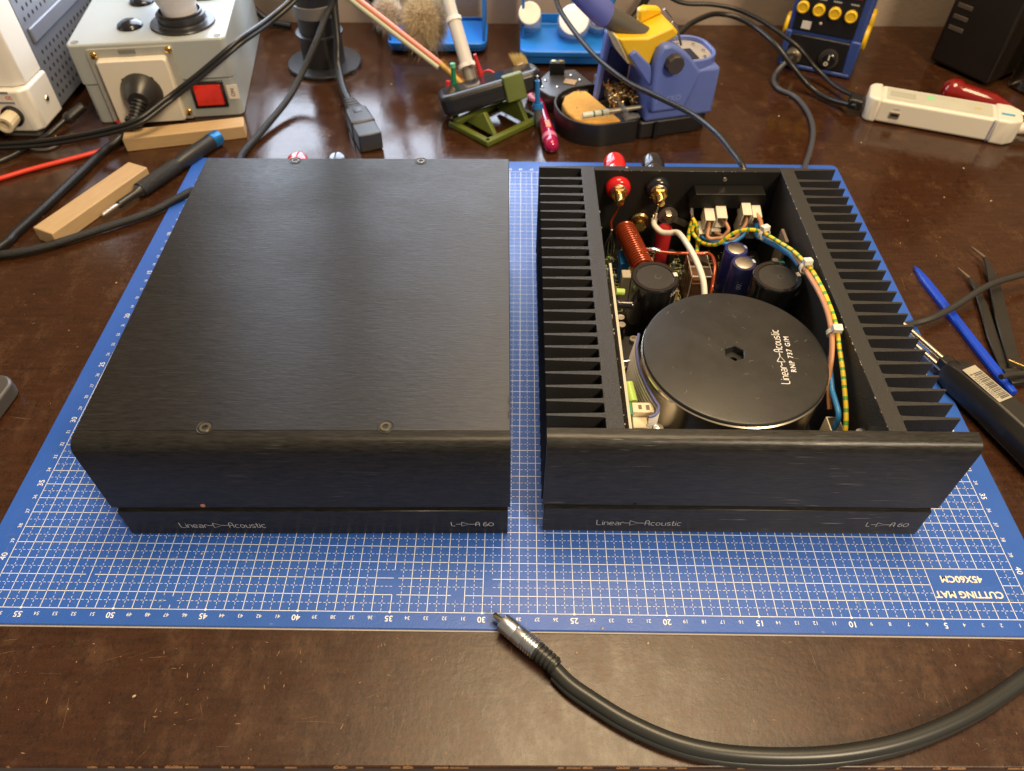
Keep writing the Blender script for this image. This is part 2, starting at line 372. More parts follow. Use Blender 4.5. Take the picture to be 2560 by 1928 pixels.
BRASS = mat('gold plated brass', (0.72, 0.50, 0.18), 0.24, 1.0, var=0.2, vscale=200)
SILK = mat('silver engraved lettering', (0.72, 0.70, 0.66), 0.45, 0.3, var=0.1)
REDP = mat('glossy red plastic', (0.56, 0.012, 0.014), 0.16, var=0.05, coat=0.3)
BLKP = mat('glossy black plastic', (0.012, 0.012, 0.014), 0.2, var=0.1, coat=0.2)
AW, AD, AH = 0.2202, 0.2575, 0.083
def fin_mesh():
    mb = MB(); mb.prism([(0, -0.0021), (0.0010, -0.0015), (0.0303, -0.0007), (0.0308, -0.0004), (0.0308, 0.0004), (0.0303, 0.0007), (0.0010, 0.0015), (0, 0.0021)], 0.004, AH)
    me = bpy.data.meshes.new('fin'); me.from_pydata(mb.v, [], mb.f); me.materials.append(SAND); return me
FIN = fin_mesh()
def post(parent, x, z, plastic, yrear, cname):
    """binding post through the rear panel: coloured cap outside, flange, washer, hex nut and stud inside"""
    col = plastic
    MB().lathe([(0.0088, 0), (0.0092, 0.002), (0.0092, 0.010), (0.0080, 0.014), (0.0086, 0.016), (0.0086, 0.026), (0.0074, 0.030), (0.0, 0.0305)], 28, axis((x, yrear, z), (0, 1, 0))).build('post_cap', col, parent, angle=30)
    MB().lathe([(0.0093, 0), (0.0093, 0.0025), (0.0080, 0.0050), (0.0058, 0.0058), (0.0, 0.0058)], 28, axis((x, yrear-0.006, z), (0, -1, 0))).build('post_flange', col, parent, angle=50)
    MB().lathe([(0.0062, 0), (0.0062, 0.0012), (0.0058, 0.0016), (0.0, 0.0016)], 24, axis((x, yrear-0.0116, z), (0, -1, 0))).build('washer', STEEL, parent)
    MB().lathe([(0.0062, 0), (0.0064, 0.0006), (0.0064, 0.0036), (0.0052, 0.0046), (0.0, 0.0046)], 6, axis((x, yrear-0.0132, z), (0, -1, 0))).build('hex_nut', BRASS, parent, angle=20)
    prof = [(0.0031, 0)]
    for k in range(7): prof += [(0.0031, 0.0011*k+0.0004), (0.0027, 0.0011*k+0.0008)]
    prof += [(0.0027, 0.0088), (0.0, 0.0092)]
    MB().lathe(prof, 16, axis((x, yrear-0.0178, z), (0, -1, 0))).build('threaded_stud', BRASS, parent, angle=60)
def amp_shell(A, lid):
    ANOD = ANODP if lid else ANODW
    # lower strip, grooved joint, upper front panel with its rounded top flange
    MB().box(0.0008, AW-0.0012, 0.0002, 0.006, 0.0012, 0.0252).build('lower_front_panel', ANOD, A, bevel=0.0004, seg=1)
    MB().box(0.001, AW-0.0014, 0.0022, 0.006, 0.0254, 0.0286).build('panel_groove', MATTE, A)
    r = 0.0062; top = 0.086
    prof = [(0.0036, 0.0288), (0.0006, 0.0288), (0.0, 0.0300), (0.0, top-r)]+[(r-r*math.cos(R(a)), top-r+r*math.sin(R(a))) for a in range(10, 90, 8)]+[(r, top), (0.0097, top), (0.0097, top-0.003), (r, top-0.003)]
    ri = r-0.003
    prof += [(r-ri*math.cos(R(a)), top-r+ri*math.sin(R(a))) for a in range(80, 0, -10)]+[(0.003, top-r)]
    prof = [(a, b) for a, b in prof if not (a == 0.0036)]+[(0.003, 0.0288)]
    n = len(prof); vs = [(0, a, b) for a, b in prof]+[(AW, a, b) for a, b in prof]
    fs = [tuple(range(n)), tuple(range(n, 2*n))[::-1]]+[(i, n+i, n+(i+1) % n, (i+1) % n) for i in range(n)]
    MB().add(vs, fs).build('front_panel', ANOD, A, angle=25)
    lg = strokes('Linear->-Acoustic', 0.0492, 0.0052, 0.00036)
    lg.build('maker_lettering', SILK, A, smooth=False).matrix_local = T(0.0316, -0.00005, 0.0087) @ RX(90)
    lg = strokes('L->-A 60', 0.0246, 0.0042, 0.00036)
    lg.build('model_lettering', SILK, A, smooth=False).matrix_local = T(0.1866, -0.00005, 0.0100) @ RX(90)
    # heatsinks
    for side in (0, 1):
        H = MB()
        if side == 0: H.box(0.0308, 0.0405, 0.0112, 0.2578, 0.003, AH)
        else: H.box(0.1765, 0.1862, 0.0112, 0.2578, 0.003, AH)
        h = H.build('heatsink', SAND, A, bevel=0.0003, seg=1)
        for k in range(24):
            y = 0.0209+0.01*k if k < 23 else 0.2554
            M = T(0.0310, y, 0) @ RZ(180) if side == 0 else T(0.1860, y, 0)
            if k == 23: M = M @ Matrix.Scale(1.15, 4, (0, 1, 0))
            link(FIN, 'fin', h, M)
    MB().box(0.0407, 0.1763, 0.2515, 0.2576, 0.003, AH).build('rear_panel', MATTE, A, bevel=0.0003, seg=1)
    MB().box(0.0407, 0.1763, 0.0112, 0.2513, 0.002, 0.0045).build('chassis_floor', MATTE, A)
    for k in range(4):
        MB().lathe([(0.008, 0), (0.0085, 0.002), (0.0, 0.002)], 20, T((0.03, 0.19)[k % 2], (0.03, 0.23)[k//2], 0.0)).build('foot', BLKP, A)
def socket_screw(parent, x, y, z, r=0.0032, m=None):
    o = MB().lathe([(r*1.35, 0.00008), (r*1.3, 0.00012), (r*1.02, -0.0004)], 24, T(x, y, z), cap=False).build('countersink', mat('countersink shade black', (0.010, 0.009, 0.008), 0.5, 0.0), parent)  # near-black ring: the recess shade round the screw is put into its colour
    s = MB().lathe([(0.0, -0.0006), (r*0.42, -0.0006), (r*0.5, 0.00015), (r*0.85, 0.0002), (r, -0.0004)], 20, T(x, y, z+0.0001), cap=False).build('screw', m or mat('dark zinc screw', (0.11, 0.10, 0.07), 0.4, 0.6), parent)
    return s

# ---- closed amplifier on the left
A1 = thing('amplifier', 'closed black power amplifier with its brushed lid on, left of the two', 'amplifier', (-0.2207, 0.0450, 0.0), 0.92, 'matching black power amplifiers')
amp_shell(A1, True)
MB().box(0.0, AW, 0.00976, 0.2625, 0.0832, 0.0861).build('lid', ANOD, A1, bevel=0.0004, seg=2)
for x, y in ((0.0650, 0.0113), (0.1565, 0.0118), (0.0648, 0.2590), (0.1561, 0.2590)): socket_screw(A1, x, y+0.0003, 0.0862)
ch = MB()                                         # chipped anodising at the lid's near right corner
for pts in ([(0.2196, 0.0170), (0.2186, 0.0182), (0.2189, 0.0200), (0.2184, 0.0214), (0.2196, 0.0225)], [(0.2196, 0.0265), (0.2190, 0.0272), (0.2187, 0.0300), (0.2191, 0.0318), (0.2196, 0.0322)]): ch.prism(pts, 0.0861, 0.08618)
ch.build('lid_chip', mat('chipped dark edge', (0.020, 0.010, 0.006), 0.7, var=0.4, vscale=600), A1, smooth=False)
post(A1, 0.0590, 0.0690, REDP, 0.2576, 'red'); post(A1, 0.0890, 0.0690, BLKP, 0.2576, 'black')
MB().lathe([(0.0014, 0), (0.0014, 0.0003), (0.0, 0.0004)], 12, axis((0.0508, 0.0, 0.0318), (0, -1, 0))).build('indicator_lens', mat('dull pink lens', (0.42, 0.17, 0.12), 0.4), A1)

# ---- open amplifier on the right
A2 = thing('amplifier', 'opened black power amplifier showing transformer, capacitors and wiring, right of the two', 'amplifier', (0.0178, 0.0507, 0.0), 0.15, 'matching black power amplifiers')
amp_shell(A2, False)
MB().lathe([(0.0011, 0), (0.0011, 0.0001), (0.0, 0.0001)], 12, axis((0.0509, 0.0, 0.0312), (0, -1, 0))).build('indicator_hole', mat('dark hole', (0.004, 0.004, 0.004), 0.9), A2)
for x in (0.0645, 0.150): MB().lathe([(0.0013, 0), (0.0011, 0.0006), (0.0, 0.0008)], 12, T(x, 0.2550, AH)).build('panel_screw', STEEL, A2)
MB().lathe([(0.0017, 0), (0.0015, 0.0006), (0.0, 0.0008)], 14, axis((0.1366, 0.2515, 0.0765), (0, -1, 0))).build('inside_screw', STEEL, A2)
post(A2, 0.0590, 0.0690, REDP, 0.2576, 'red'); post(A2, 0.0885, 0.0690, BLKP, 0.2576, 'black')

# ---- inside the open amplifier (coordinates measured from the desk origin, moved into the amplifier's frame)
OX, OY = 0.0178, 0.0507
def w(x, y, z=0.0): return (x-OX, y-OY, z)
def ws(P): return [w(*p) for p in P]
def wbox(x0, x1, y0, y1, z0, z1): return MB().box(x0-OX, x1-OX, y0-OY, y1-OY, z0, z1)
def WT(x, y, z): return T(*w(x, y, z))
PCB = mat('black solder mask circuit board', (0.012, 0.013, 0.010), 0.25, var=0.5, vscale=120, bump=0.05)
WHITE = mat('off-white nylon', (0.66, 0.60, 0.48), 0.45, var=0.06)
CREAM = mat('cream plastic', (0.68, 0.58, 0.40), 0.5, var=0.06)
BLACKM = mat('matte black plastic', (0.010, 0.0095, 0.009), 0.45, var=0.2)
CU = mat('enamelled copper wire', (0.33, 0.048, 0.014), 0.22, 0.5, var=0.25, vscale=300, coat=0.5)
TANW = mat('brown wire insulation', (0.50, 0.24, 0.12), 0.45, var=0.08)
BLUEW = mat('blue wire insulation', (0.035, 0.24, 0.62), 0.4, var=0.08)
WHW = mat('white silicone wire', (0.72, 0.68, 0.58), 0.45, var=0.05)
YEL = mat('yellow wire insulation', (0.78, 0.55, 0.02), 0.42, var=0.05)
GRN = mat('green wire stripe', (0.10, 0.34, 0.06), 0.42, var=0.05)
GOLDT = mat('yellow silkscreen', (0.62, 0.56, 0.18), 0.5)
TIN = mat('bright tinned solder', (0.75, 0.73, 0.68), 0.22, 1.0, var=0.1)
SLEEVE = mat('glossy black capacitor sleeve', (0.008, 0.008, 0.009), 0.12, var=0.2, coat=0.5)

# main board with its silkscreen and small parts
pcb = wbox(0.0600, 0.1925, 0.186, 0.2995, 0.0120, 0.0136).build('main_circuit_board', PCB, A2)
silk = MB(); r5 = random.Random(7)
for i in range(260):
    x, y = r5.uniform(0.064, 0.188), r5.uniform(0.222, 0.297); a, b = r5.choice(((0.004, 0.0003), (0.0003, 0.004), (0.002, 0.0003), (0.0003, 0.002)))
    silk.box(x-OX, x+a-OX, y-OY, y+b-OY, 0.0136, 0.01368)
for i in range(60):
    x, y = r5.uniform(0.066, 0.18), r5.uniform(0.225, 0.29); s = r5.uniform(0.004, 0.008)
    for dx, dy, a, b in ((0, 0, s, 0.0003), (0, s*0.6, s, 0.0003), (0, 0, 0.0003, s*0.6), (s, 0, 0.0003, s*0.6)): silk.box(x+dx-OX, x+dx+a-OX, y+dy-OY, y+dy+b-OY, 0.0136, 0.01368)
silk.build('silkscreen', GOLDT, pcb, smooth=False)
def resistor(x, y, z, col, name='resistor', l=0.006, rad=0.0012, up=True, parent=None):
    d = (0, 0, 1) if up else (0, 1, 0)
    M = axis(w(x, y, z), d)
    o = MB().lathe([(0, 0), (rad, 0.0004), (rad*1.08, 0.0012), (rad*0.9, 0.002), (rad*0.9, l-0.002), (rad*1.08, l-0.0012), (rad, l-0.0004), (0, l)], 12, M).build(name, col, parent or A2)
    MB().tube([M @ Vector((0, 0, -0.002)), M @ Vector((0, 0, 0))], 0.0003, 6).tube([M @ Vector((0, 0, l)), M @ Vector((0, 0, l+0.0014)), M @ Vector((0, rad*1.6, l+0.0016)), M @ Vector((0, rad*1.8, -0.001))], 0.0003, 6).build('lead', TIN, o)
    return o
RB = mat('pale blue resistor body', (0.42, 0.55, 0.50), 0.4, var=0.1); RG = mat('green resistor body', (0.36, 0.52, 0.10), 0.4, var=0.08); RT = mat('tan resistor body', (0.52, 0.36, 0.2), 0.4)
for x, y, c in ((0.1065, 0.262, RB), (0.1105, 0.260, RG), (0.1140, 0.258, RB), (0.0752, 0.255, RB), (0.070, 0.262, RB), (0.118, 0.246, RT), (0.1195, 0.238, RT), (0.1445, 0.262, RB)):
    resistor(x, y, 0.0165, c, l=0.0085, rad=0.0013)
for x, y, r_, h, c in ((0.1810, 0.279, 0.0026, 0.009, BLACKM), (0.1790, 0.268, 0.003, 0.008, BLACKM), (0.1860, 0.264, 0.0026, 0.010, BLACKM), (0.0655, 0.268, 0.0022, 0.008, TIN), (0.122, 0.285, 0.003, 0.010, BLACKM)):
    MB().lathe([(r_, 0), (r_, h-0.0005), (r_*0.85, h), (0, h)], 18, WT(x, y, 0.0136)).build('small_capacitor', c, A2)
for x, y in ((0.1715, 0.276), (0.1745, 0.2600)): wbox(x, x+0.007, y, y+0.004, 0.0136, 0.026).build('transistor', BLACKM, A2, bevel=0.0003, seg=1)

# toroidal transformer potted in a steel can with a black cover
tcx, tcy, tr = 0.1305, 0.1302, 0.0542
tf = MB().lathe([(tr-0.0012, 0.0045), (tr-0.0012, 0.064), (tr+0.0001, 0.0655), (tr+0.0001, 0.0672), (tr-0.0008, 0.0678)], 96, WT(tcx, tcy, 0), cap=False).build('transformer_can', mat('bright drawn steel', (0.80, 0.70, 0.54), 0.26, 1.0, var=0.12, vscale=30), A2, angle=30)
n = 96; rim = [(tr-0.0006, 0.0679), (tr-0.0004, 0.0692), (tr-0.0010, 0.0700), (tr-0.0022, 0.07035)]
vs = []; fs = []
hexr = 0.0066
def hexpt(a):
    k = (a-R(30)) % R(60); return hexr*math.cos(R(30))/math.cos(k-R(30))
rings = [[(r_*math.cos(2*math.pi*i/n), r_*math.sin(2*math.pi*i/n), z) for i in range(n)] for r_, z in rim]
for s_, z in ((1.5, 0.0704), (1.0, 0.0704), (0.92, 0.0699), (0.92, 0.0655)):
    rings.append([(s_*hexpt(2*math.pi*i/n+R(8))*math.cos(2*math.pi*i/n), s_*hexpt(2*math.pi*i/n+R(8))*math.sin(2*math.pi*i/n), z) for i in range(n)])
rings.append([(0.0024*math.cos(2*math.pi*i/n), 0.0024*math.sin(2*math.pi*i/n)-0.001, 0.0655) for i in range(n)])
rings.append([(0.0024*math.cos(2*math.pi*i/n), 0.0024*math.sin(2*math.pi*i/n)-0.001, 0.0600) for i in range(n)])
for rg in rings: vs += rg
for j in range(len(rings)-1): fs += [(j*n+i, j*n+(i+1) % n, (j+1)*n+(i+1) % n, (j+1)*n+i) for i in range(n)]
fs.append(tuple((len(rings)-1)*n+i for i in range(n)))
TCOV = mat('black moulded cover', (0.0165, 0.016, 0.0148), 0.42, var=0.25, vscale=50, bump=0.05, bscale=1200, rvar=0.08, spots=((0.12, 0.11, 0.09), 480, 0.735))
cov = MB().add(vs, fs, WT(tcx, tcy, 0)).build('transformer_cover', TCOV, A2, angle=35)
hl = MB()
for i in range(24):                              # stray lint and hairline scratches on the cover
    a, rr_ = r5.uniform(0, 6.28), 0.05*math.sqrt(r5.random()); c = Vector((rr_*math.cos(a), rr_*math.sin(a), 0.07046))
    if c.length < 0.0705 and (abs(c.x) < 0.009 and abs(c.y) < 0.009): continue
    b = r5.uniform(0, 6.28); l = r5.uniform(0.0004, 0.004); P = [c+Vector((math.cos(b+0.5*t)*l*t, math.sin(b+0.5*t)*l*t, 0)) for t in (-0.5, -0.2, 0.2, 0.5)]
    hl.tube([WT(tcx, tcy, 0) @ p for p in P], 0.00005, 4)
hl.build('lint', mat('pale lint', (0.35, 0.33, 0.28), 0.8), cov, kind='stuff')
st = strokes('Linear->-Acoustic', 0.0445, 0.0050, 0.00055).build('maker_lettering', SILK, cov, smooth=False)
st.matrix_local = WT(0.1572, 0.1060, 0.07052) @ RZ(86)
v, f = textmesh('RNP 737 G/M', 0.0042, 0.0001, 1.25)
MB().add(v, f, WT(0.1628, 0.1298, 0.07052) @ RZ(86)).build('part_number', SILK, cov, smooth=False)

def big_cap(x, y, r_, top, ang):
    b = MB().lathe([(r_, 0.0136), (r_, top-0.0018), (r_*0.985, top-0.0006), (r_*0.955, top), (r_*0.80, top-0.0002), (r_*0.775, top-0.0008)], 56, WT(x, y, 0)).build('large_capacitor', SLEEVE, A2, angle=50)
    MB().lathe([(r_*0.775, top-0.0007), (r_*0.3, top-0.0004), (0, top-0.0003)], 48, WT(x, y, 0), cap=False).build('vent_disc', mat('dark phenolic disc', (0.030, 0.028, 0.026), 0.35, var=0.3, vscale=300), b)
    MB().lathe([(0.0022, 0), (0.0018, 0.00006)], 20, WT(x+0.002, y, top-0.0003), cap=False).build('stamp', mat('embossed dark', (0.07, 0.065, 0.06), 0.5), b)
    a0 = R(ang); P = MB()                          # pale polarity mark over the rim
    ring = [(r_*0.80, top+0.0001), (r_*0.965, top+0.00015), (r_*1.006, top-0.0018), (r_*1.006, top-0.0035)]
    vs = [(rr*math.cos(a0+da), rr*math.sin(a0+da), z) for rr, z in ring for da in (-0.14, -0.05, 0.05, 0.14)]
    P.add(vs, [(4*j+i, 4*j+i+4, 4*j+i+5, 4*j+i+1)[::-1] for j in range(3) for i in range(3)], WT(x, y, 0)); P.build('polarity_mark', WHITE, b)
    for txt, z, s_, a1 in (('10000', top-0.006, 0.0046, ang-42), ('10', top-0.026, 0.0036, ang-30)):
        v, f = textmesh(txt, s_, 0.00004); mb = MB()
        vv = []
        for px, py, _ in v:
            a = R(a1)+px/r_; vv.append((r_*1.004*math.cos(a), r_*1.004*math.sin(a), z+py))
        mb.add(vv, f, WT(x, y, 0)); mb.build('printed_value', WHITE, b, smooth=False)
big_cap(0.0944, 0.2092, 0.0158, 0.0620, 8); big_cap(0.1764, 0.2106, 0.0161, 0.0620, 8)
BLUEC = mat('blue capacitor sleeve', (0.020, 0.024, 0.16), 0.22, var=0.2, coat=0.3); BLUEC2 = mat('dark blue capacitor sleeve', (0.016, 0.020, 0.085), 0.25, var=0.2, coat=0.3)
def blue_cap(x, y, r_, top, m):
    b = MB().lathe([(r_, 0.0136), (r_, top-0.0012), (r_*0.95, top-0.0002), (r_*0.86, top), (r_*0.72, top-0.0003)], 40, WT(x, y, 0)).build('blue_capacitor', m, A2, angle=50)
    MB().lathe([(r_*0.72, top-0.0002), (r_*0.66, top), (0, top+0.0001)], 32, WT(x, y, 0), cap=False).build('aluminium_top', mat('satin aluminium', (0.62, 0.58, 0.50), 0.35, 1.0), b)
    vs = [(rr*math.cos(da), rr*math.sin(da), z) for rr, z in ((r_*0.73, top+0.0001), (r_*0.93, top+0.0001), (r_*1.01, top-0.0012), (r_*1.01, top-0.004)) for da in (-0.25, -0.08, 0.08, 0.25)]
    MB().add(vs, [(4*j+i, 4*j+i+4, 4*j+i+5, 4*j+i+1)[::-1] for j in range(3) for i in range(3)], WT(x, y, 0) @ RZ(12)).build('polarity_mark', mat('pale blue print', (0.45, 0.50, 0.60), 0.4), b)
    v, f = textmesh('100', 0.0048, 0.0); vv = []
    for px, py, _ in v:
        a = R(-105)+py/r_; vv.append((r_*1.006*math.cos(a), r_*1.006*math.sin(a), top-0.014-px))
    MB().add(vv, f, WT(x, y, 0)).build('printed_value', mat('pale blue print', (0.45, 0.50, 0.60), 0.4), b, smooth=False)
blue_cap(0.1602, 0.2555, 0.0084, 0.0500, BLUEC); blue_cap(0.1602, 0.2333, 0.0086, 0.0550, BLUEC2)

# air-core output coil and its copper lead
p0, p1 = Vector(w(0.0838, 0.2870, 0.0420)), Vector(w(0.0932, 0.2405, 0.0420)); ax = (p1-p0); L_ = ax.length; ax.normalize()
u = ax.cross(Vector((0, 0, 1))).normalized(); v_ = u.cross(ax); turns = 19; hp = []
for i in range(turns*16+1):
    t = i/(turns*16); a = 2*math.pi*turns*t
    hp.append(p0+ax*(L_*t)+u*(0.0074*math.cos(a))+v_*(0.0074*math.sin(a)))
coil = MB().tube(hp, 0.00086, 6).build('copper_coil', CU, A2)
MB().lathe([(0.0060, 0), (0.0060, L_)], 24, axis(p0, ax)).build('coil_former', mat('dark red former', (0.10, 0.02, 0.012), 0.5), coil)
cl = [(0.0905, 0.2490, 0.0495), (0.0950, 0.2570, 0.0470), (0.1000, 0.2565, 0.0470), (0.1043, 0.2545, 0.0470), (0.1129, 0.2530, 0.0470), (0.1232, 0.2528, 0.0470), (0.1336, 0.2530, 0.0470), (0.1392, 0.2532, 0.0470), (0.1424, 0.2490, 0.0470), (0.1429, 0.2408, 0.0460), (0.1414, 0.2322, 0.0420), (0.1396, 0.2245, 0.0340), (0.1390, 0.222, 0.014)]
MB().tube(spline(ws(cl), 6), 0.0013, 10).build('copper_lead', CU, A2)
MB().lathe([(0, -0.005), (0.0012, -0.0045), (0.0019, -0.002), (0.0021, 0), (0.0018, 0.0025), (0.0012, 0.0045), (0, 0.005)], 14, axis(w(0.1015, 0.2560, 0.0472), (1, -0.18, 0))).build('solder_joint', TIN, A2)
MB().tube([w(0.1015, 0.256, 0.047), w(0.1025, 0.2555, 0.030), w(0.1025, 0.2555, 0.013)], 0.0005, 6).build('test_wire', TIN, A2)
MB().tube(spline(ws([(0.0768, 0.2860, 0.0640), (0.0765, 0.2900, 0.0570), (0.0742, 0.2905, 0.0500), (0.0732, 0.2895, 0.0460), (0.0742, 0.2880, 0.0410)]), 6), 0.0009, 8).build('copper_lead', CU, A2)
MB().lathe([(0, -0.002), (0.0014, -0.0008), (0.0014, 0.001), (0, 0.0024)], 10, axis(w(0.0742, 0.2878, 0.0405), (0.3, 0, -1))).build('solder_joint', TIN, A2)
lw = MB()
for dx in (-0.0035, -0.001, 0.0015, 0.0035): lw.tube([w(0.0742, 0.2878, 0.040), w(0.0735+dx, 0.284, 0.030), w(0.0735+dx*1.1, 0.283, 0.0136)], 0.0003, 5)
lw.build('component_leads', TIN, A2)
ring = [(0.0735+0.005*math.cos(R(a)), 0.2815+0.004*math.sin(R(a)), 0.0145) for a in range(0, 361, 20)]
MB().tube(ws(ring), 0.0003, 5).build('wire_loop', mat('brass wire', (0.5, 0.45, 0.2), 0.3, 1.0), A2)

for i in range(34):                              # forest of small parts between the big ones
    x, y = r5.uniform(0.068, 0.186), r5.uniform(0.226, 0.290)
    if any((x-a)**2+(y-b)**2 < c*c for a, b, c in ((0.0944, 0.2092, 0.018), (0.1764, 0.2106, 0.018), (0.1602, 0.2555, 0.011), (0.1602, 0.2333, 0.011), (0.088, 0.265, 0.013), (0.088, 0.245, 0.013), (0.134, 0.246, 0.015), (0.113, 0.285, 0.008), (0.1865, 0.235, 0.009))): continue
    resistor(x, y, 0.0160, r5.choice((RB, RT, RG, RB)), l=r5.uniform(0.006, 0.009), rad=r5.uniform(0.0010, 0.0014))
nk = MB()                                        # bright nicks along the machined inner edges
for i in range(46):
    side = r5.choice((0.0585, 0.1942, 0.1942)); y = r5.uniform(0.064, 0.30); nk.box(side-0.0002-OX, side+0.0002-OX, y-OY, y+r5.uniform(0.0003, 0.0018)-OY, AH-0.0001, AH+0.00012)
for i in range(14): x = r5.uniform(0.06, 0.19); nk.box(x-OX, x+r5.uniform(0.0003, 0.001)-OX, 0.3018-OY, 0.3021-OY, AH-0.0001, AH+0.00012)
nk.build('edge_nicks', mat('bare nicked aluminium', (0.55, 0.52, 0.46), 0.35, 0.7), A2, smooth=False, kind='stuff')

# wires
WM = {'brown_wire': TANW, 'blue_wire': BLUEW, 'white_wire': WHW}
def wire(name, pts, r_, k=8): return MB().tube(spline(ws(pts), k), r_, 10).build(name, WM[name], A2)
earth = [(0.1330, 0.2880, 0.0523), (0.1347, 0.2860, 0.0501), (0.1338, 0.2840, 0.0434), (0.1383, 0.2800, 0.0390), (0.1415, 0.2740, 0.0398), (0.1453, 0.2680, 0.0430), (0.1486, 0.2640, 0.0469), (0.1523, 0.2620, 0.0529), (0.1570, 0.2620, 0.0580), (0.1626, 0.2600, 0.0624), (0.1682, 0.2570, 0.0651), (0.1736, 0.2535, 0.0660), (0.1766, 0.2462, 0.0680), (0.1812, 0.2364, 0.0700), (0.1860, 0.2217, 0.0740), (0.1891, 0.2053, 0.0770), (0.1905, 0.1925, 0.0793), (0.1905, 0.1715, 0.0819), (0.1905, 0.1514, 0.0816), (0.1905, 0.1408, 0.0794), (0.1905, 0.1298, 0.0746), (0.1900, 0.1166, 0.0705), (0.1895, 0.1053, 0.0656), (0.1890, 0.0953, 0.0608), (0.1880, 0.0856, 0.0545), (0.188, 0.076, 0.040)]
def striped(name, pts, r_, step=0.0017):
    P = spline(ws(pts), 14); Q = [P[0]]; acc = 0        # resample evenly
    for a, b in zip(P, P[1:]):
        l = (b-a).length; acc += l
        if acc >= step: Q.append(b); acc = 0
    o = MB().tube(Q, r_, 10, cap=False).build(name, YEL, A2); o.data.materials.append(GRN)
    r6 = random.Random(3)
    for i, p in enumerate(o.data.polygons):
        if (i//10) % 3 == 2 or ((i//10) % 3 == 1 and (i % 10) in (2, 3)): p.material_index = 1
    return o
striped('earth_wire', earth, 0.00138)
striped('earth_wire', [(0.1347, 0.2870, 0.0505), (0.1375, 0.2855, 0.0455), (0.1392, 0.2840, 0.0390), (0.1390, 0.2790, 0.0340), (0.138, 0.2740, 0.0300), (0.137, 0.272, 0.0136)], 0.0015)
striped('earth_wire', [(0.1335, 0.2880, 0.0500), (0.1320, 0.2850, 0.0420), (0.1320, 0.2810, 0.0340), (0.1335, 0.2770, 0.0260), (0.135, 0.275, 0.0136)], 0.0015)
MB().tube(spline(ws([(0.1318, 0.2925, 0.0600), (0.1322, 0.2900, 0.0560), (0.1335, 0.2880, 0.0510)]), 5), 0.0014, 8).build('tinned_end', TIN, A2)
wire('brown_wire', [(0.1778, 0.2832, 0.0600), (0.1789, 0.2742, 0.0600), (0.1772, 0.2627, 0.0620), (0.1790, 0.2500, 0.0630), (0.1840, 0.2380, 0.0650), (0.1879, 0.2285, 0.0680), (0.1886, 0.2100, 0.0730), (0.1875, 0.1895, 0.0787), (0.1875, 0.1717, 0.0817), (0.1875, 0.1551, 0.0823), (0.1872, 0.1425, 0.0800), (0.1866, 0.1335, 0.0765), (0.1860, 0.1263, 0.0708), (0.1857, 0.1210, 0.0640), (0.1857, 0.115, 0.058), (0.186, 0.105, 0.050)], 0.0016)
wire('blue_wire', [(0.1868, 0.1300, 0.0690), (0.1868, 0.1243, 0.0643), (0.1866, 0.1165, 0.0607), (0.1862, 0.1110, 0.0591), (0.1860, 0.1027, 0.0587), (0.1860, 0.0955, 0.0571), (0.1860, 0.0930, 0.0521), (0.186, 0.093, 0.044)], 0.0016)
wire('blue_wire', [(0.1783, 0.2800, 0.0544), (0.1790, 0.2770, 0.0495), (0.1785, 0.2690, 0.0500), (0.1755, 0.2570, 0.0585), (0.1797, 0.2424, 0.0640), (0.1842, 0.2327, 0.0660), (0.1872, 0.2245, 0.0680), (0.189, 0.212, 0.070)], 0.0018)
wire('blue_wire', [(0.1400, 0.2840, 0.0400), (0.1480, 0.2800, 0.0375), (0.1534, 0.2740, 0.0408), (0.1587, 0.2710, 0.0420), (0.1648, 0.2730, 0.0432), (0.1707, 0.2780, 0.0455), (0.1717, 0.2820, 0.0521)], 0.0016)
wire('brown_wire', [(0.1453, 0.2860, 0.0546), (0.1438, 0.2780, 0.0487), (0.1433, 0.2750, 0.0458), (0.1457, 0.2735, 0.0447), (0.1498, 0.2730, 0.0452), (0.1546, 0.2740, 0.0460), (0.1580, 0.2760, 0.0504), (0.1566, 0.2790, 0.0533), (0.1531, 0.2860, 0.0562)], 0.00135)
wire('brown_wire', [(0.1726, 0.2860, 0.0594), (0.1702, 0.2790, 0.0535), (0.1670, 0.2770, 0.0484), (0.1640, 0.2750, 0.0439), (0.1593, 0.2750, 0.0431), (0.1555, 0.2780, 0.0437), (0.1504, 0.2820, 0.0444)], 0.00135)
wire('white_wire', [(0.1049, 0.2875, 0.0520), (0.1039, 0.2830, 0.0510), (0.1052, 0.2791, 0.0500), (0.1087, 0.2735, 0.0500), (0.1132, 0.2700, 0.0520), (0.1180, 0.2666, 0.0550), (0.1199, 0.2575, 0.0580), (0.1215, 0.2467, 0.0600), (0.1229, 0.2346, 0.0620), (0.1244, 0.2252, 0.0620), (0.1264, 0.2141, 0.0600), (0.1279, 0.2067, 0.0550), (0.129, 0.2000, 0.0440), (0.130, 0.196, 0.02)], 0.0021)
# crimped ring lug on the black post
MB().box(-0.0024, 0.0024, -0.0012, 0.0012, 0, 0.0075, axis(w(0.1047, 0.2865, 0.0510), (0.02, 0.0, 1))).build('crimp_lug', STEEL, A2, bevel=0.0006)
MB().box(-0.0018, 0.0018, -0.0005, 0.0005, 0, 0.007, axis(w(0.1048, 0.2868, 0.0580), (0.15, -0.02, 1))).build('lug_tongue', STEEL, A2)
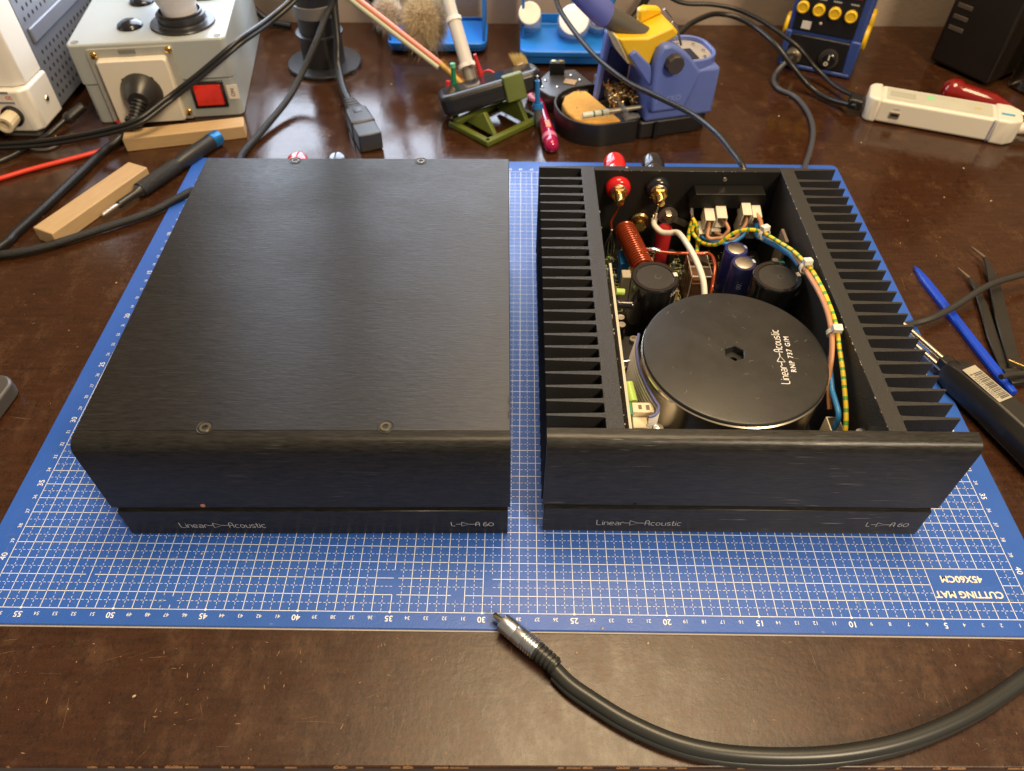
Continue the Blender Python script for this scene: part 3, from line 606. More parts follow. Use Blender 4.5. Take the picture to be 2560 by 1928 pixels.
# cable ties
def tie(x, y, z, d):
    M = axis(w(x, y, z), d)
    t = MB().lathe([(0.0043, -0.0013), (0.0043, 0.0013), (0.0036, 0.0013), (0.0036, -0.0013), (0.0043, -0.0013)], 20, M, cap=False).build('cable_tie', WHITE, A2)
    MB().box(-0.0028, 0.0028, 0.0028, 0.0068, -0.0022, 0.0022, M).build('tie_head', mat('translucent nylon', (0.72, 0.70, 0.64), 0.4), t, bevel=0.0006)
tie(0.1752, 0.2515, 0.0655, (0.5, -1, 0.15)); tie(0.1882, 0.2008, 0.0770, (0.1, -1, 0.15)); tie(0.1888, 0.1400, 0.0785, (0, -1, -0.3))

# mains inlet housing and white push-on connector shells
IB = mat('black inlet plastic', (0.0045, 0.0043, 0.004), 0.4, var=0.2, ior=1.35)
il = MB().prism([(0.1285, 0.0655), (0.1325, 0.0720), (0.1830, 0.0725), (0.1848, 0.0660), (0.1840, 0.0600), (0.1290, 0.0600)], 0, 0.0120, T(-OX, 0.2895-OY, 0) @ Matrix(((1, 0, 0, 0), (0, 0, 1, 0), (0, 1, 0, 0), (0, 0, 0, 1)))).build('mains_inlet_housing', IB, A2, bevel=0.0004)
def shell(x0, x1, y0, y1, z0, z1, tilt=-14):
    cx, cy, cz = (x0+x1)/2, y1, (z0+z1)/2; hw, hh, d = (x1-x0)/2, (z1-z0)/2, y1-y0; t = 0.0007
    M = WT(cx, cy, cz) @ RX(tilt*-1)
    b = MB()
    b.box(-hw, hw, -d, 0, hh-t, hh).box(-hw, hw, -d, 0, -hh, -hh+t).box(-hw, -hw+t, -d, 0, -hh+t, hh-t).box(hw-t, hw, -d, 0, -hh+t, hh-t).box(-hw+t, hw-t, -d*0.4, -0.0002, -hh+t, hh-t)
    for i, p in enumerate(b.v): b.v[i] = tuple(M @ Vector(p))
    b.build('push_on_connector', WHITE, A2, bevel=0.0002, seg=1)
shell(0.1405, 0.1477, 0.2795, 0.2925, 0.0500, 0.0605); shell(0.1486, 0.1561, 0.2795, 0.2925, 0.0520, 0.0628)
shell(0.1668, 0.1735, 0.2795, 0.2935, 0.0545, 0.0660); shell(0.1746, 0.1811, 0.2795, 0.2935, 0.0520, 0.0640)
shell(0.1382, 0.1450, 0.2800, 0.2925, 0.0360, 0.0480); shell(0.1470, 0.1545, 0.2815, 0.2925, 0.0385, 0.0490)
shell(0.1672, 0.1738, 0.2810, 0.2935, 0.0415, 0.0530); shell(0.1746, 0.1812, 0.2810, 0.2935, 0.0410, 0.0505)
# lower rear sockets, screw lug, bolts
MB().lathe([(0.0075, 0), (0.0075, 0.002), (0.0062, 0.0032), (0.0062, 0.005), (0.004, 0.0056), (0.004, 0.009), (0, 0.009)], 24, axis(w(0.0965, 0.3020, 0.0400), (0, -1, 0))).build('gold_input_socket', BRASS, A2, angle=30)
lug = MB().lathe([(0.0075, 0), (0.0075, 0.001), (0.0, 0.001)], 24, axis(w(0.1175, 0.3015, 0.0450), (0, -1, 0))).build('ground_washer', mat('dull tin washer', (0.35, 0.32, 0.27), 0.4, 0.9), A2)
MB().lathe([(0.0036, 0), (0.0038, 0.0025), (0.0030, 0.0036), (0, 0.0038)], 6, axis(w(0.1175, 0.3004, 0.0450), (0, -1, 0))).build('bolt_head', STEEL, lug)
MB().box(0, 0.012, -0.0025, 0.0025, 0, 0.0008, WT(0.1225, 0.3000, 0.0430) @ RX(90) @ RZ(-25)).build('lug_tail', mat('dull tin washer', (0.35, 0.32, 0.27), 0.4, 0.9), lug)
# relay in its clear cover, box capacitors, red capacitor
rel = wbox(0.1285, 0.1392, 0.2360, 0.2570, 0.0136, 0.0330).build('relay_core', mat('relay brown coil', (0.30, 0.12, 0.045), 0.45, var=0.4, vscale=200), A2, bevel=0.0006)
wbox(0.1290, 0.1390, 0.2370, 0.2440, 0.0332, 0.0352).build('relay_contact', mat('copper contact', (0.70, 0.34, 0.16), 0.3, 0.9), rel)
def clear_mat():
    m = bpy.data.materials.new('clear smoky plastic'); m.use_nodes = True; N = m.node_tree.nodes; L = m.node_tree.links; N.clear()
    o = N.new("ShaderNodeOutputMaterial"); g = N.new("ShaderNodeBsdfGlossy"); t = N.new("ShaderNodeBsdfTransparent"); mx = N.new("ShaderNodeMixShader"); fr = N.new("ShaderNodeFresnel")
    nz = N.new("ShaderNodeTexNoise"); nz.inputs["Scale"].default_value = 90; tc = N.new("ShaderNodeTexCoord"); L.new(tc.outputs["Object"], nz.inputs["Vector"])
    mr = N.new("ShaderNodeMapRange"); mr.inputs[3].default_value = 0.05; mr.inputs[4].default_value = 0.3; L.new(nz.outputs["Fac"], mr.inputs[0]); L.new(mr.outputs[0], g.inputs["Roughness"])
    fr.inputs[0].default_value = 2.1; t.inputs[0].default_value = (0.82, 0.80, 0.74, 1); g.inputs[0].default_value = (0.95, 0.92, 0.86, 1)
    L.new(fr.outputs[0], mx.inputs[0]); L.new(t.outputs[0], mx.inputs[1]); L.new(g.outputs[0], mx.inputs[2]); L.new(mx.outputs[0], o.inputs[0]); return m
CLEAR = clear_mat()
wbox(0.1262, 0.1414, 0.2330, 0.2600, 0.0138, 0.0420).build('relay_cover', CLEAR, A2, bevel=0.0008)
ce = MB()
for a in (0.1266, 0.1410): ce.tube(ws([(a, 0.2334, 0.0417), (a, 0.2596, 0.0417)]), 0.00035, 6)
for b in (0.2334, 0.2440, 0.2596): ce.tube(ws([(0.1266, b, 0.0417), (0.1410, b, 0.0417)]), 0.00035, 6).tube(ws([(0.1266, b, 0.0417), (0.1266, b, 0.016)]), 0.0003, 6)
ce.build('relay_edge_glints', mat('pale edge glint', (0.50, 0.46, 0.40), 0.3, var=0.1), A2)  # pale tubes added as painted glints along the clear cover's edges
wbox(0.0775, 0.0840, 0.2340, 0.2425, 0.0136, 0.0400).build('box_capacitor', mat('beige film capacitor', (0.55, 0.49, 0.38), 0.5, var=0.06), A2, bevel=0.0006)
wbox(0.0795, 0.0860, 0.2600, 0.2760, 0.0136, 0.0310).build('trimmer', mat('bright blue trimmer', (0.02, 0.18, 0.55), 0.35), A2, bevel=0.0005)
MB().lathe([(0.0056, 0), (0.0058, 0.001), (0.0058, 0.031), (0.0046, 0.0325), (0.004, 0.0312), (0, 0.0312)], 28, WT(0.1132, 0.2850, 0.0136)).build('red_capacitor', mat('dark red sleeve', (0.30, 0.012, 0.014), 0.3, var=0.15), A2)
MB().add([(0, 0, 0), (0.006, -0.002, 0), (0.0045, 0.004, 0), (0, 0, 0.0006), (0.006, -0.002, 0.0006), (0.0045, 0.004, 0.0006)], [(0, 2, 1), (3, 4, 5), (0, 1, 4, 3), (1, 2, 5, 4), (2, 0, 3, 5)], WT(0.0955, 0.2490, 0.0410) @ RX(30)).build('orange_tape_tab', mat('orange tape', (0.75, 0.28, 0.03), 0.5), A2)
tl = wbox(0.1812, 0.1915, 0.2290, 0.2420, 0.0136, 0.0500).build('teal_block', mat('teal moulding', (0.01, 0.16, 0.14), 0.4), A2, bevel=0.0006)
MB().lathe([(0.0022, 0), (0.0022, 0.003), (0, 0.0032)], 14, WT(0.1835, 0.2390, 0.0500)).build('block_screw', STEEL, tl)
wbox(0.1895, 0.1915, 0.2450, 0.2600, 0.030, 0.0640).build('mounting_bracket', mat('tan bracket', (0.26, 0.19, 0.13), 0.5), A2)
# upright driver board on the left wall
vb = wbox(0.0652, 0.0668, 0.0735, 0.2254, 0.0060, 0.0595).build('driver_board', mat('pale fibreglass edge', (0.56, 0.52, 0.42), 0.6, var=0.1), A2)
sj = MB()
for i in range(60):
    y = r5.uniform(0.085, 0.22); z = r5.choice((0.055, 0.051, 0.046)); sj.lathe([(0.0007, 0), (0.0004, 0.0006), (0, 0.0012)], 6, axis(w(0.0652, y, z), (-1, 0, 0)))
sj.build('solder_points', TIN, vb, kind='stuff')
wbox(0.0589, 0.0600, 0.0700, 0.2400, 0.0060, 0.0500).build('insulating_sheet', BLACKM, A2)
for y, z, l, r_, c, d in ((0.205, 0.052, 0.006, 0.0024, RG, (1, 0, -0.1)), (0.121, 0.0535, 0.013, 0.0031, RG, (0.15, -0.9, -0.25)), (0.1955, 0.049, 0.011, 0.0032, SLEEVE, (1, -0.06, 0)), ):
    M = axis(w(0.0690, y, z), d)
    MB().lathe([(0, 0), (r_*0.9, 0.0002), (r_, 0.0012), (r_*0.94, 0.002), (r_*0.94, l-0.002), (r_, l-0.0012), (r_*0.9, l-0.0002), (0, l)], 20, M).build('driver_component', c, A2)
for y in (0.186, 0.179):
    MB().lathe([(0.0030, 0), (0.0031, 0.012), (0.0027, 0.0132), (0.0024, 0.0130), (0, 0.0130)], 20, WT(0.0712, y, 0.0330)).build('small_electrolytic', SLEEVE, A2)
    MB().lathe([(0.0026, 0), (0, 0.0001)], 18, WT(0.0712, y, 0.0463), cap=False).build('aluminium_top', TIN, A2)
wbox(0.0668, 0.0690, 0.0950, 0.1040, 0.0440, 0.0555).build('green_header', mat('green header', (0.03, 0.22, 0.10), 0.5), A2)
wl = MB().tube(ws([(0.067, 0.150, 0.040), (0.0715, 0.1505, 0.041), (0.0760, 0.1515, 0.041)]), 0.0009, 8).tube(ws([(0.067, 0.143, 0.036), (0.0700, 0.1450, 0.037), (0.072, 0.149, 0.038)]), 0.0005, 6).build('bare_wire_link', STEEL, A2)
MB().lathe([(0.0028, 0), (0.0028, 0.0028), (0.0016, 0.0028), (0.0014, 0.0016), (0, 0.0016)], 18, WT(0.0800, 0.1745, 0.0350)).build('clamp_bolt', STEEL, A2)
wbox(0.0705, 0.0835, 0.1500, 0.1800, 0.0045, 0.0348).build('power_device_clamp', BLACKM, A2, bevel=0.001)
# grey ribbon cable with blue edge and its cream connector
rt = [(0.0782, 0.1560, 0.0600), (0.0770, 0.1506, 0.0600), (0.0755, 0.1440, 0.0600), (0.0752, 0.1355, 0.0600), (0.0757, 0.1267, 0.0600), (0.0778, 0.1157, 0.0600), (0.0800, 0.1074, 0.0600), (0.0820, 0.1010, 0.0600), (0.0833, 0.0975, 0.0600), (0.0824, 0.0935, 0.0600), (0.0801, 0.0907, 0.0600), (0.0769, 0.0895, 0.0600)]
lo = [0.034, 0.030, 0.030, 0.030, 0.030, 0.031, 0.034, 0.036, 0.037, 0.0375, 0.038, 0.038]
rc = MB(); nw = 10
for k in range(1, nw):
    t = k/(nw-1); rc.tube(spline([w(x-0.0018*t*(1 if i < 7 else 0), y+0.004*t*(1 if i < 6 else 0), z*(1-t)+lo[i]*t) for i, (x, y, z) in enumerate(rt)], 4), 0.00100, 6)
rib = rc.build('ribbon_cable', mat('grey ribbon insulation', (0.74, 0.70, 0.62), 0.5, var=0.06), A2)
MB().tube(spline(ws(rt), 5), 0.00090, 8).build('blue_edge_wire', mat('blue ribbon edge', (0.11, 0.12, 0.30), 0.45), rib)
ic = MB().box(0.0692-OX, 0.0815-OX, 0.0963-OY, 0.1037-OY, 0.0440, 0.0560).build('ribbon_connector', CREAM, A2, bevel=0.0005)
wbox(0.0692, 0.0775, 0.0880, 0.0961, 0.0400, 0.0520).build('connector_latch', CREAM, ic, bevel=0.0005)
wbox(0.0727, 0.0745, 0.0985, 0.1015, 0.0560, 0.0563).build('polarity_slot', mat('slot shadow brown', (0.16, 0.12, 0.08), 0.8), ic); wbox(0.0770, 0.0790, 0.0980, 0.1015, 0.0560, 0.0563).build('polarity_slot', mat('slot shadow brown', (0.16, 0.12, 0.08), 0.8), ic)
MB().lathe([(0.0030, 0), (0.0028, 0.001), (0, 0.0018)], 18, WT(0.0800, 0.0780, 0.0640)).build('standoff_screw', STEEL, A2)
MB().lathe([(0.0032, 0), (0.0030, 0.001), (0, 0.0022)], 18, WT(0.1905, 0.0760, 0.0640)).build('standoff_screw', STEEL, A2)
MB().lathe([(0.0034, 0), (0.0034, 0.058)], 12, WT(0.0800, 0.0780, 0.0060)).build('standoff', BLACKM, A2); MB().lathe([(0.0034, 0), (0.0034, 0.058)], 12, WT(0.1905, 0.0760, 0.0060)).build('standoff', BLACKM, A2)
sc_ = shell(0.1825, 0.1895, 0.0865, 0.0985, 0.0300, 0.0500, -60) if False else wbox(0.1822, 0.1830, 0.0880, 0.0995, 0.036, 0.0500).box(0.1892-OX, 0.1900-OX, 0.0880-OY, 0.0995-OY, 0.036, 0.05).box(0.1830-OX, 0.1892-OX, 0.0880-OY, 0.0888-OY, 0.036, 0.05).box(0.1830-OX, 0.1892-OX, 0.0987-OY, 0.0995-OY, 0.036, 0.05).box(0.183-OX, 0.1892-OX, 0.0888-OY, 0.0987-OY, 0.036, 0.042).build('push_on_connector', WHITE, A2, bevel=0.0002, seg=1)

# ================================================================ THINGS AROUND THE MAT
RUB = mat('black rubber cable', (0.008, 0.0075, 0.007), 0.4, var=0.2, vscale=80)
RUB2 = mat('dark grey rubber cable', (0.013, 0.0125, 0.0115), 0.34, var=0.15, vscale=60)
BRAID = mat('black braided sleeve', (0.012, 0.0115, 0.0115), 0.55, var=0.6, vscale=700, bump=0.9, bscale=900)
def cable(name, label, pts, r_, m, cat='cable', k=8, n=12, flat=1.0):
    o = MB().tube(spline(pts, k), r_, n, flat=flat).build(name, m); return tag(o, label, cat)

# ---- phono cable in the foreground
rca = thing('phono_cable', 'thick dark grey phono cable with silver plug curving across the desk front', 'cable', (0, 0, Z0))
LIFT = 0.0045
cp = [(0.0235, -0.0312), (0.0300, -0.0378), (0.0385, -0.0440), (0.0579, -0.0560), (0.0804, -0.0655), (0.1030, -0.0700), (0.1318, -0.0712), (0.1613, -0.0692), (0.1925, -0.0630), (0.2271, -0.0505), (0.2620, -0.0325), (0.2940, -0.0130), (0.33, 0.02)]
GRYC = mat('grey black cable jacket', (0.027, 0.029, 0.028), 0.34, var=0.2, vscale=40)
MB().tube(spline([(x, y, LIFT+0.0012) for x, y in cp], 10), 0.0039, 16).build('jacket', GRYC, rca)
MB().tube(spline([(x-0.0008, y-0.0030, LIFT-0.0012) for x, y in cp], 10), 0.0024, 10).build('moulded_rib', GRYC, rca)
d = Vector((0.0310, -0.0265, 0)).normalized(); M = Matrix.Translation((-0.0088, -0.0030, 0.0085)) @ d.to_track_quat('Z', 'Y').to_matrix().to_4x4()
SIL = mat('satin nickel plug shell', (0.60, 0.63, 0.67), 0.27, 0.95, var=0.1, vscale=120, rvar=0.08)
MB().lathe([(0.0, 0), (0.0010, 0.0004), (0.0016, 0.0014), (0.0016, 0.0085)], 20, M).build('centre_pin', mat('pale gold pin', (0.66, 0.56, 0.36), 0.25, 1.0), rca)
prof = [(0.0042, 0.0070), (0.0046, 0.0066), (0.0050, 0.0070), (0.0052, 0.0080), (0.0052, 0.0155), (0.0050, 0.0160), (0.0052, 0.0165), (0.0053, 0.0215)]
for k in range(5): prof += [(0.0053, 0.0218+0.0016*k), (0.0047, 0.0222+0.0016*k), (0.0047, 0.0227+0.0016*k), (0.0053, 0.0231+0.0016*k)]
prof += [(0.0052, 0.0302), (0.0040, 0.0304)]
MB().lathe(prof, 32, M).build('plug_shell', SIL, rca, angle=30)
prof = [(0.0046, 0.0300)]
for k in range(5): prof += [(0.0050-0.00008*k, 0.0304+0.0026*k), (0.0050-0.00008*k, 0.0318+0.0026*k), (0.0041-0.00006*k, 0.0320+0.0026*k), (0.0041-0.00006*k, 0.0329+0.0026*k)]
MB().lathe(prof, 24, M).build('strain_relief', GRYC, rca, angle=30)

# ---- wood blocks and driver
OAK = mat('planed beech', (0.46, 0.31, 0.155), 0.55, var=0.22, vscale=30, stretch=(1.5, 14, 14), bump=0.1, bscale=40)
def block(label, x, y, l, wd, h, a):
    o = MB().box(0, l, 0, wd, 0, h).build('wood_block', OAK, bevel=0.0008); o.location = (x, y, Z0); o.rotation_euler = (0, 0, R(a)); tag(o, label, 'wood block', 'small beech wood blocks')
block('pale beech wood block lying along the foot of the grey junction box', -0.3700, 0.4600, 0.1110, 0.0185, 0.0128, 14.4)
block('pale beech wood block lying alongside the black screwdriver', -0.3830, 0.3200, 0.1085, 0.0215, 0.0128, 66.0)
bpy.data.objects['wood_block.001'].location = (-0.3755, 0.3150, Z0)
sd = thing('screwdriver', 'black knurled precision screwdriver with a blue swivel cap', 'screwdriver', (0, 0, 0))
a, b = Vector((-0.3500, 0.3490, 0.0038)), Vector((-0.2845, 0.4770, 0.0054)); d = (b-a); Ls = d.length; M = axis(a, d)
SDB = mat('black anodised handle', (0.018, 0.018, 0.019), 0.35, var=0.2)
KN = mat('knurled black metal', (0.028, 0.027, 0.026), 0.35, 0.4, var=0.4, vscale=900, bump=1.0, bscale=1100)
MB().lathe([(0.0, 0), (0.0020, 0.0002), (0.0025, 0.001), (0.0025, 0.014), (0.0020, 0.016), (0.0020, 0.019)], 20, M).build('bit', STEEL, sd, angle=30)
MB().lathe([(0.0030, 0.018), (0.0034, 0.019), (0.0034, 0.037), (0.0058, 0.042), (0.0058, 0.0425)], 24, M).build('shank', SDB, sd, angle=30)
kn = MB(); nn = 36; zs = [0.0425+0.0011*i for i in range(41)]
vs = []; fs = []
for j, z in enumerate(zs):
    for i in range(nn):
        rr_ = 0.0066+(0.00022 if (i+j) % 2 else -0.00012); an = 2*math.pi*i/nn; vs.append((rr_*math.cos(an), rr_*math.sin(an), z))
for j in range(len(zs)-1): fs += [(j*nn+i, j*nn+(i+1) % nn, (j+1)*nn+(i+1) % nn, (j+1)*nn+i) for i in range(nn)]
kn.add(vs, fs, M); kn.build('knurled_grip', KN, sd, smooth=False)
MB().lathe([(0.0060, 0.0862), (0.0060, 0.090), (0.0072, 0.0945), (0.0072, Ls-0.012)], 28, M).build('upper_handle', SDB, sd, angle=30)
MB().lathe([(0.0070, Ls-0.012), (0.0076, Ls-0.0115), (0.0076, Ls-0.003), (0.0070, Ls-0.0015), (0.0058, Ls-0.001), (0.0050, Ls-0.0022), (0, Ls-0.0022)], 28, M).build('swivel_cap', mat('blue anodised cap', (0.02, 0.16, 0.42), 0.28, 0.5), sd, angle=35)

# ---- grey tablet corner at the left edge
tb = MB().prism(rrect(-0.22, 0, -0.16, 0, 0.010), 0.0008, 0.0125).build('portable_computer', mat('grey aluminium casing', (0.13, 0.125, 0.12), 0.42, 0.6, var=0.1), bevel=0.0016); tb.location = (-0.3345, 0.1600, Z0); tb.rotation_euler = (0, 0, R(-6))
tag(tb, 'rounded corner of a grey metal portable computer at the left edge', 'computer')

# ---- junction box test lamp
JB = thing('junction_box', 'light grey junction box with a white mains socket, red switch and bulb holder', 'junction box', (-0.4167, 0.5104, Z0), 8.4)
GREY = mat('light grey ABS enclosure', (0.36, 0.385, 0.37), 0.28, var=0.06, vscale=30)
BW, BD = 0.1435, 0.205
MB().prism(rrect(0.0012, BW-0.0012, 0.0012, BD, 0.006), 0.0, 0.0388).build('enclosure_base', GREY, JB, bevel=0.0012)
lidj = MB().prism(rrect(0, BW, 0, BD, 0.006), 0.0392, 0.0778).build('enclosure_lid', GREY, JB, bevel=0.0016)
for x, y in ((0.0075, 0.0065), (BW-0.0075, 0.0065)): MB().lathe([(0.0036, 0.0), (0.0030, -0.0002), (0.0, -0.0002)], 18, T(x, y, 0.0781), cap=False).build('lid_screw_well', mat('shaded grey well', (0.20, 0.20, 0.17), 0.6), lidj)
MB().prism(rrect(0.0165, 0.0955, 0.0, 0.0, 0.0) if False else rrect(0.0165, 0.0945, 0.0012, 0.0742, 0.003), 0, 0.0022, Matrix(((1, 0, 0, 0), (0, 0, -1, 0.0), (0, 1, 0, 0), (0, 0, 0, 1)))).build('mounting_flange', mat('worn grey flange', (0.33, 0.33, 0.30), 0.4, var=0.2, vscale=90), JB, bevel=0.0005)
SOC = mat('cream socket plate', (0.70, 0.64, 0.53), 0.35, var=0.04)
MXZ = Matrix(((1, 0, 0, 0), (0, 0, -1, 0), (0, 1, 0, 0), (0, 0, 0, 1)))
pl = MB(); ring_o = rrect(-0.0315, 0.0315, -0.0315, 0.0315, 0.003, 15); n = len(ring_o)
vs = []; fs = []
pr = [(x, y, 0.0022) for x, y in ring_o]+[(x, y, 0.0085) for x, y in ring_o]+[(x*0.96, y*0.96, 0.0100) for x, y in ring_o]
angs = [math.atan2(y, x) for x, y in ring_o]
pr += [(0.0200*math.cos(t), 0.0200*math.sin(t), 0.0100) for t in angs]+[(0.0195*math.cos(t), 0.0195*math.sin(t), 0.0024) for t in angs]
for j in range(4): fs += [(j*n+i, j*n+(i+1) % n, (j+1)*n+(i+1) % n, (j+1)*n+i) for i in range(n)]
fs.append(tuple(4*n+i for i in range(n)))
pl.add(pr, fs, T(0.0560, 0, 0.0345) @ MXZ); pl.build('socket_plate', SOC, JB, angle=30)
for x, z in ((0.0228, 0.0690), (0.0905, 0.0705), (0.0905, 0.0085)): MB().lathe([(0.0034, 0.0022), (0.0034, 0.0034), (0.0024, 0.0042), (0, 0.0044)], 14, T(x, 0, z) @ MXZ).build('flange_screw', BRASS, JB)
MB().box(0.046, 0.061, -0.0032, -0.0022, 0.0690, 0.0728).build('lock_tab', mat('dark label', (0.16, 0.16, 0.14), 0.6), JB)
sw_ = MB().box(0.0985, 0.1305, -0.0016, 0.001, 0.0108, 0.0372).build('switch_bezel', BLKP, JB, bevel=0.0006)
MB().add([(0.1015, -0.0018, 0.0140), (0.1275, -0.0018, 0.0140), (0.1275, -0.0018, 0.0345), (0.1015, -0.0018, 0.0345), (0.1020, -0.0052, 0.0150), (0.1270, -0.0052, 0.0150), (0.1270, -0.0026, 0.0335), (0.1020, -0.0026, 0.0335)], [(4, 5, 6, 7), (0, 1, 5, 4), (1, 2, 6, 5), (2, 3, 7, 6), (3, 0, 4, 7)]).build('red_rocker', mat('red translucent rocker', (0.52, 0.02, 0.01), 0.18, var=0.3, vscale=150, coat=0.4), sw_, bevel=0.0004)
lb = MB().box(0.1322, 0.1428, -0.0006, 0.0002, 0.0180, 0.0325).build('label_tape', mat('white label tape', (0.74, 0.68, 0.58), 0.5), JB, bevel=0.0001, seg=1)
v, f = textmesh('ON', 0.0052, 0.0001); MB().add(v, f, T(0.1375, -0.00075, 0.0250) @ RX(90) @ RZ(90)).build('label_print', mat('dark print', (0.05, 0.05, 0.05), 0.6), lb, smooth=False)
MB().lathe([(0.0122, 0), (0.0122, 0.0010), (0.0108, 0.0030), (0.007, 0.0052), (0, 0.006)], 28, T(0.0515, 0.0365, 0.0778)).build('dome_button', BLKP, JB)
MB().lathe([(0.0122, 0), (0.0122, 0.0010), (0.0108, 0.0030), (0.007, 0.0052), (0, 0.006)], 28, T(0.052, 0.094, 0.0778)).build('dome_button', BLKP, JB)
def holder(x, y):
    h = MB().lathe([(0.0300, 0), (0.0305, 0.0012), (0.0300, 0.0022), (0.0235, 0.0026), (0.0225, 0.0040), (0.0228, 0.0100), (0.0205, 0.0104), (0.0205, 0.0122), (0.0190, 0.0126), (0.0188, 0.006), (0, 0.006)], 40, T(x, y, 0.0778)).build('bulb_holder', mat('black bakelite', (0.022, 0.021, 0.022), 0.32, var=0.15), JB, angle=30)
    MB().lathe([(0.0165, 0.007), (0.0165, 0.016), (0.0190, 0.022), (0.026, 0.040), (0.031, 0.058), (0.031, 0.072), (0.024, 0.090), (0.012, 0.100), (0, 0.102)], 40, T(x, y, 0.0778)).build('frosted_bulb', mat('frosted white glass', (0.80, 0.77, 0.76), 0.35, var=0.03), JB)
holder(0.1005, 0.0385); MB().lathe([(0.0300, 0), (0.0305, 0.0012), (0.0300, 0.0022), (0.0235, 0.0026), (0.0225, 0.0040), (0.0228, 0.0100), (0.019, 0.0104), (0, 0.0104)], 40, T(0.112, 0.120, 0.0778)).build('bulb_holder', mat('black bakelite', (0.022, 0.021, 0.022), 0.32, var=0.15), JB, angle=30)

# ---- mains plug and cord in the socket
mp_ = thing('mains_plug', 'round black mains plug in the white socket with its cord trailing to the left', 'plug', (0, 0, 0))
Mp = Matrix.Translation((-0.4167, 0.5104, Z0)) @ RZ(8.4) @ T(0.0560, -0.0024, 0.0345) @ MXZ
MB().lathe([(0.0192, 0), (0.0192, 0.008), (0.0186, 0.010), (0.0130, 0.021), (0.0090, 0.026), (0.0, 0.026)], 36, Mp).build('plug_body', mat('satin black plug', (0.02, 0.019, 0.018), 0.33, var=0.1), mp_, angle=40)
dv = (Mp.to_3x3() @ Vector((0, 0, 1))+Vector((-0.45, 0, -0.75))).normalized(); ps = Mp @ Vector((0, -0.002, 0.022)); Ms = axis(ps, dv); prof = []
for k in range(5): prof += [(0.0082-0.0006*k, 0.0034*k), (0.0082-0.0006*k, 0.0034*k+0.0020), (0.0064-0.0004*k, 0.0034*k+0.0022), (0.0064-0.0004*k, 0.0034*k+0.0032)]
prof += [(0.0052, 0.0170), (0.0078, 0.0180), (0.0080, 0.0215), (0.0055, 0.0235), (0.0045, 0.0235)]
MB().lathe(prof, 24, Ms).build('strain_relief', RUB, mp_, angle=30)
pe = Ms @ Vector((0, 0, 0.022))
MB().tube(spline([tuple(pe), (-0.3745, 0.4760, 0.0090), (-0.3800, 0.4680, 0.0045), (-0.3884, 0.4530, 0.0022), (-0.3975, 0.4083, 0.0020), (-0.4058, 0.3647, 0.0020), (-0.4143, 0.3266, 0.0020), (-0.4165, 0.3126, 0.0020), (-0.4300, 0.2880, 0.0020), (-0.47, 0.25, 0.002)], 8), 0.0036, 12).build('cord', RUB, mp_)

# ---- laboratory power supply
PS = thing('power_supply', 'white fronted bench power supply with perforated grey metal sides', 'power supply', (-0.4507, 0.477, Z0))
PW = mat('warm white front bezel', (0.72, 0.69, 0.63), 0.42, var=0.05, vscale=40)
PG = mat('blue grey sheet metal', (0.20, 0.21, 0.25), 0.36, 0.35, var=0.08, vscale=40)
MB().box(-0.26, -0.004, 0.044, 0.27, 0.010, 0.150).build('metal_case', PG, PS, bevel=0.001)
MB().box(-0.0042, -0.0012, 0.050, 0.27, 0.0720, 0.0860).build('side_rib', PG, PS, bevel=0.0014, seg=3)
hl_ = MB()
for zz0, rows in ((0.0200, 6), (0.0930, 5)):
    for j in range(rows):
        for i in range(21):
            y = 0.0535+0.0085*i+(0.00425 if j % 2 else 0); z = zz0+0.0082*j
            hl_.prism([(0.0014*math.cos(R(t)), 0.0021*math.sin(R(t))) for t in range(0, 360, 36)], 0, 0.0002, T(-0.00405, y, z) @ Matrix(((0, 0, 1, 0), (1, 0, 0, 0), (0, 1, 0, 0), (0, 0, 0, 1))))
hl_.build('vent_hole_discs', mat('vent shade black', (0.006, 0.006, 0.007), 0.9), PS, smooth=False, kind='stuff')  # flat discs on the case; the shade inside the holes is painted black
MB().prism([(-0.26, 0.0), (-0.0085, 0.0), (-0.0015, 0.0065), (-0.0005, 0.0435), (-0.26, 0.0435)], 0.010, 0.0505).build('lower_bezel', PW, PS, bevel=0.0022, seg=3)
MB().prism([(-0.26, 0.007), (-0.014, 0.007), (-0.0045, 0.012), (-0.0035, 0.0435), (-0.26, 0.0435)], 0.0507, 0.150).build('upper_bezel', PW, PS, bevel=0.0018, seg=3)
MB().box(-0.20, -0.022, 0.0045, 0.0068, 0.062, 0.150).build('display_frame', PW, PS, bevel=0.0012)
dw_ = MB().box(-0.19, -0.0285, 0.0028, 0.0044, 0.0680, 0.145).build('display_window', mat('dull taupe window', (0.26, 0.22, 0.15), 0.3), PS)
for z in (0.0755, 0.0825): MB().box(-0.050, -0.0340, 0.0024, 0.0027, z, z+0.0030, ).build('segment_bar', mat('dark segment', (0.05, 0.05, 0.06), 0.5), dw_)
MB().box(-0.055, -0.0170, -0.0003, 0.0, 0.0478, 0.0500).build('printed_bar', mat('grey print', (0.20, 0.21, 0.23), 0.5), PS); MB().box(-0.055, -0.0150, -0.0003, 0.0, 0.0382, 0.0402).build('printed_bar', mat('grey print', (0.20, 0.21, 0.23), 0.5), PS)
v, f = textmesh('CC', 0.0042, 0.0002); MB().add(v, f, T(-0.0185, -0.0003, 0.0440) @ RX(90)).build('printed_letters', mat('red print', (0.62, 0.08, 0.04), 0.5), PS, smooth=False)
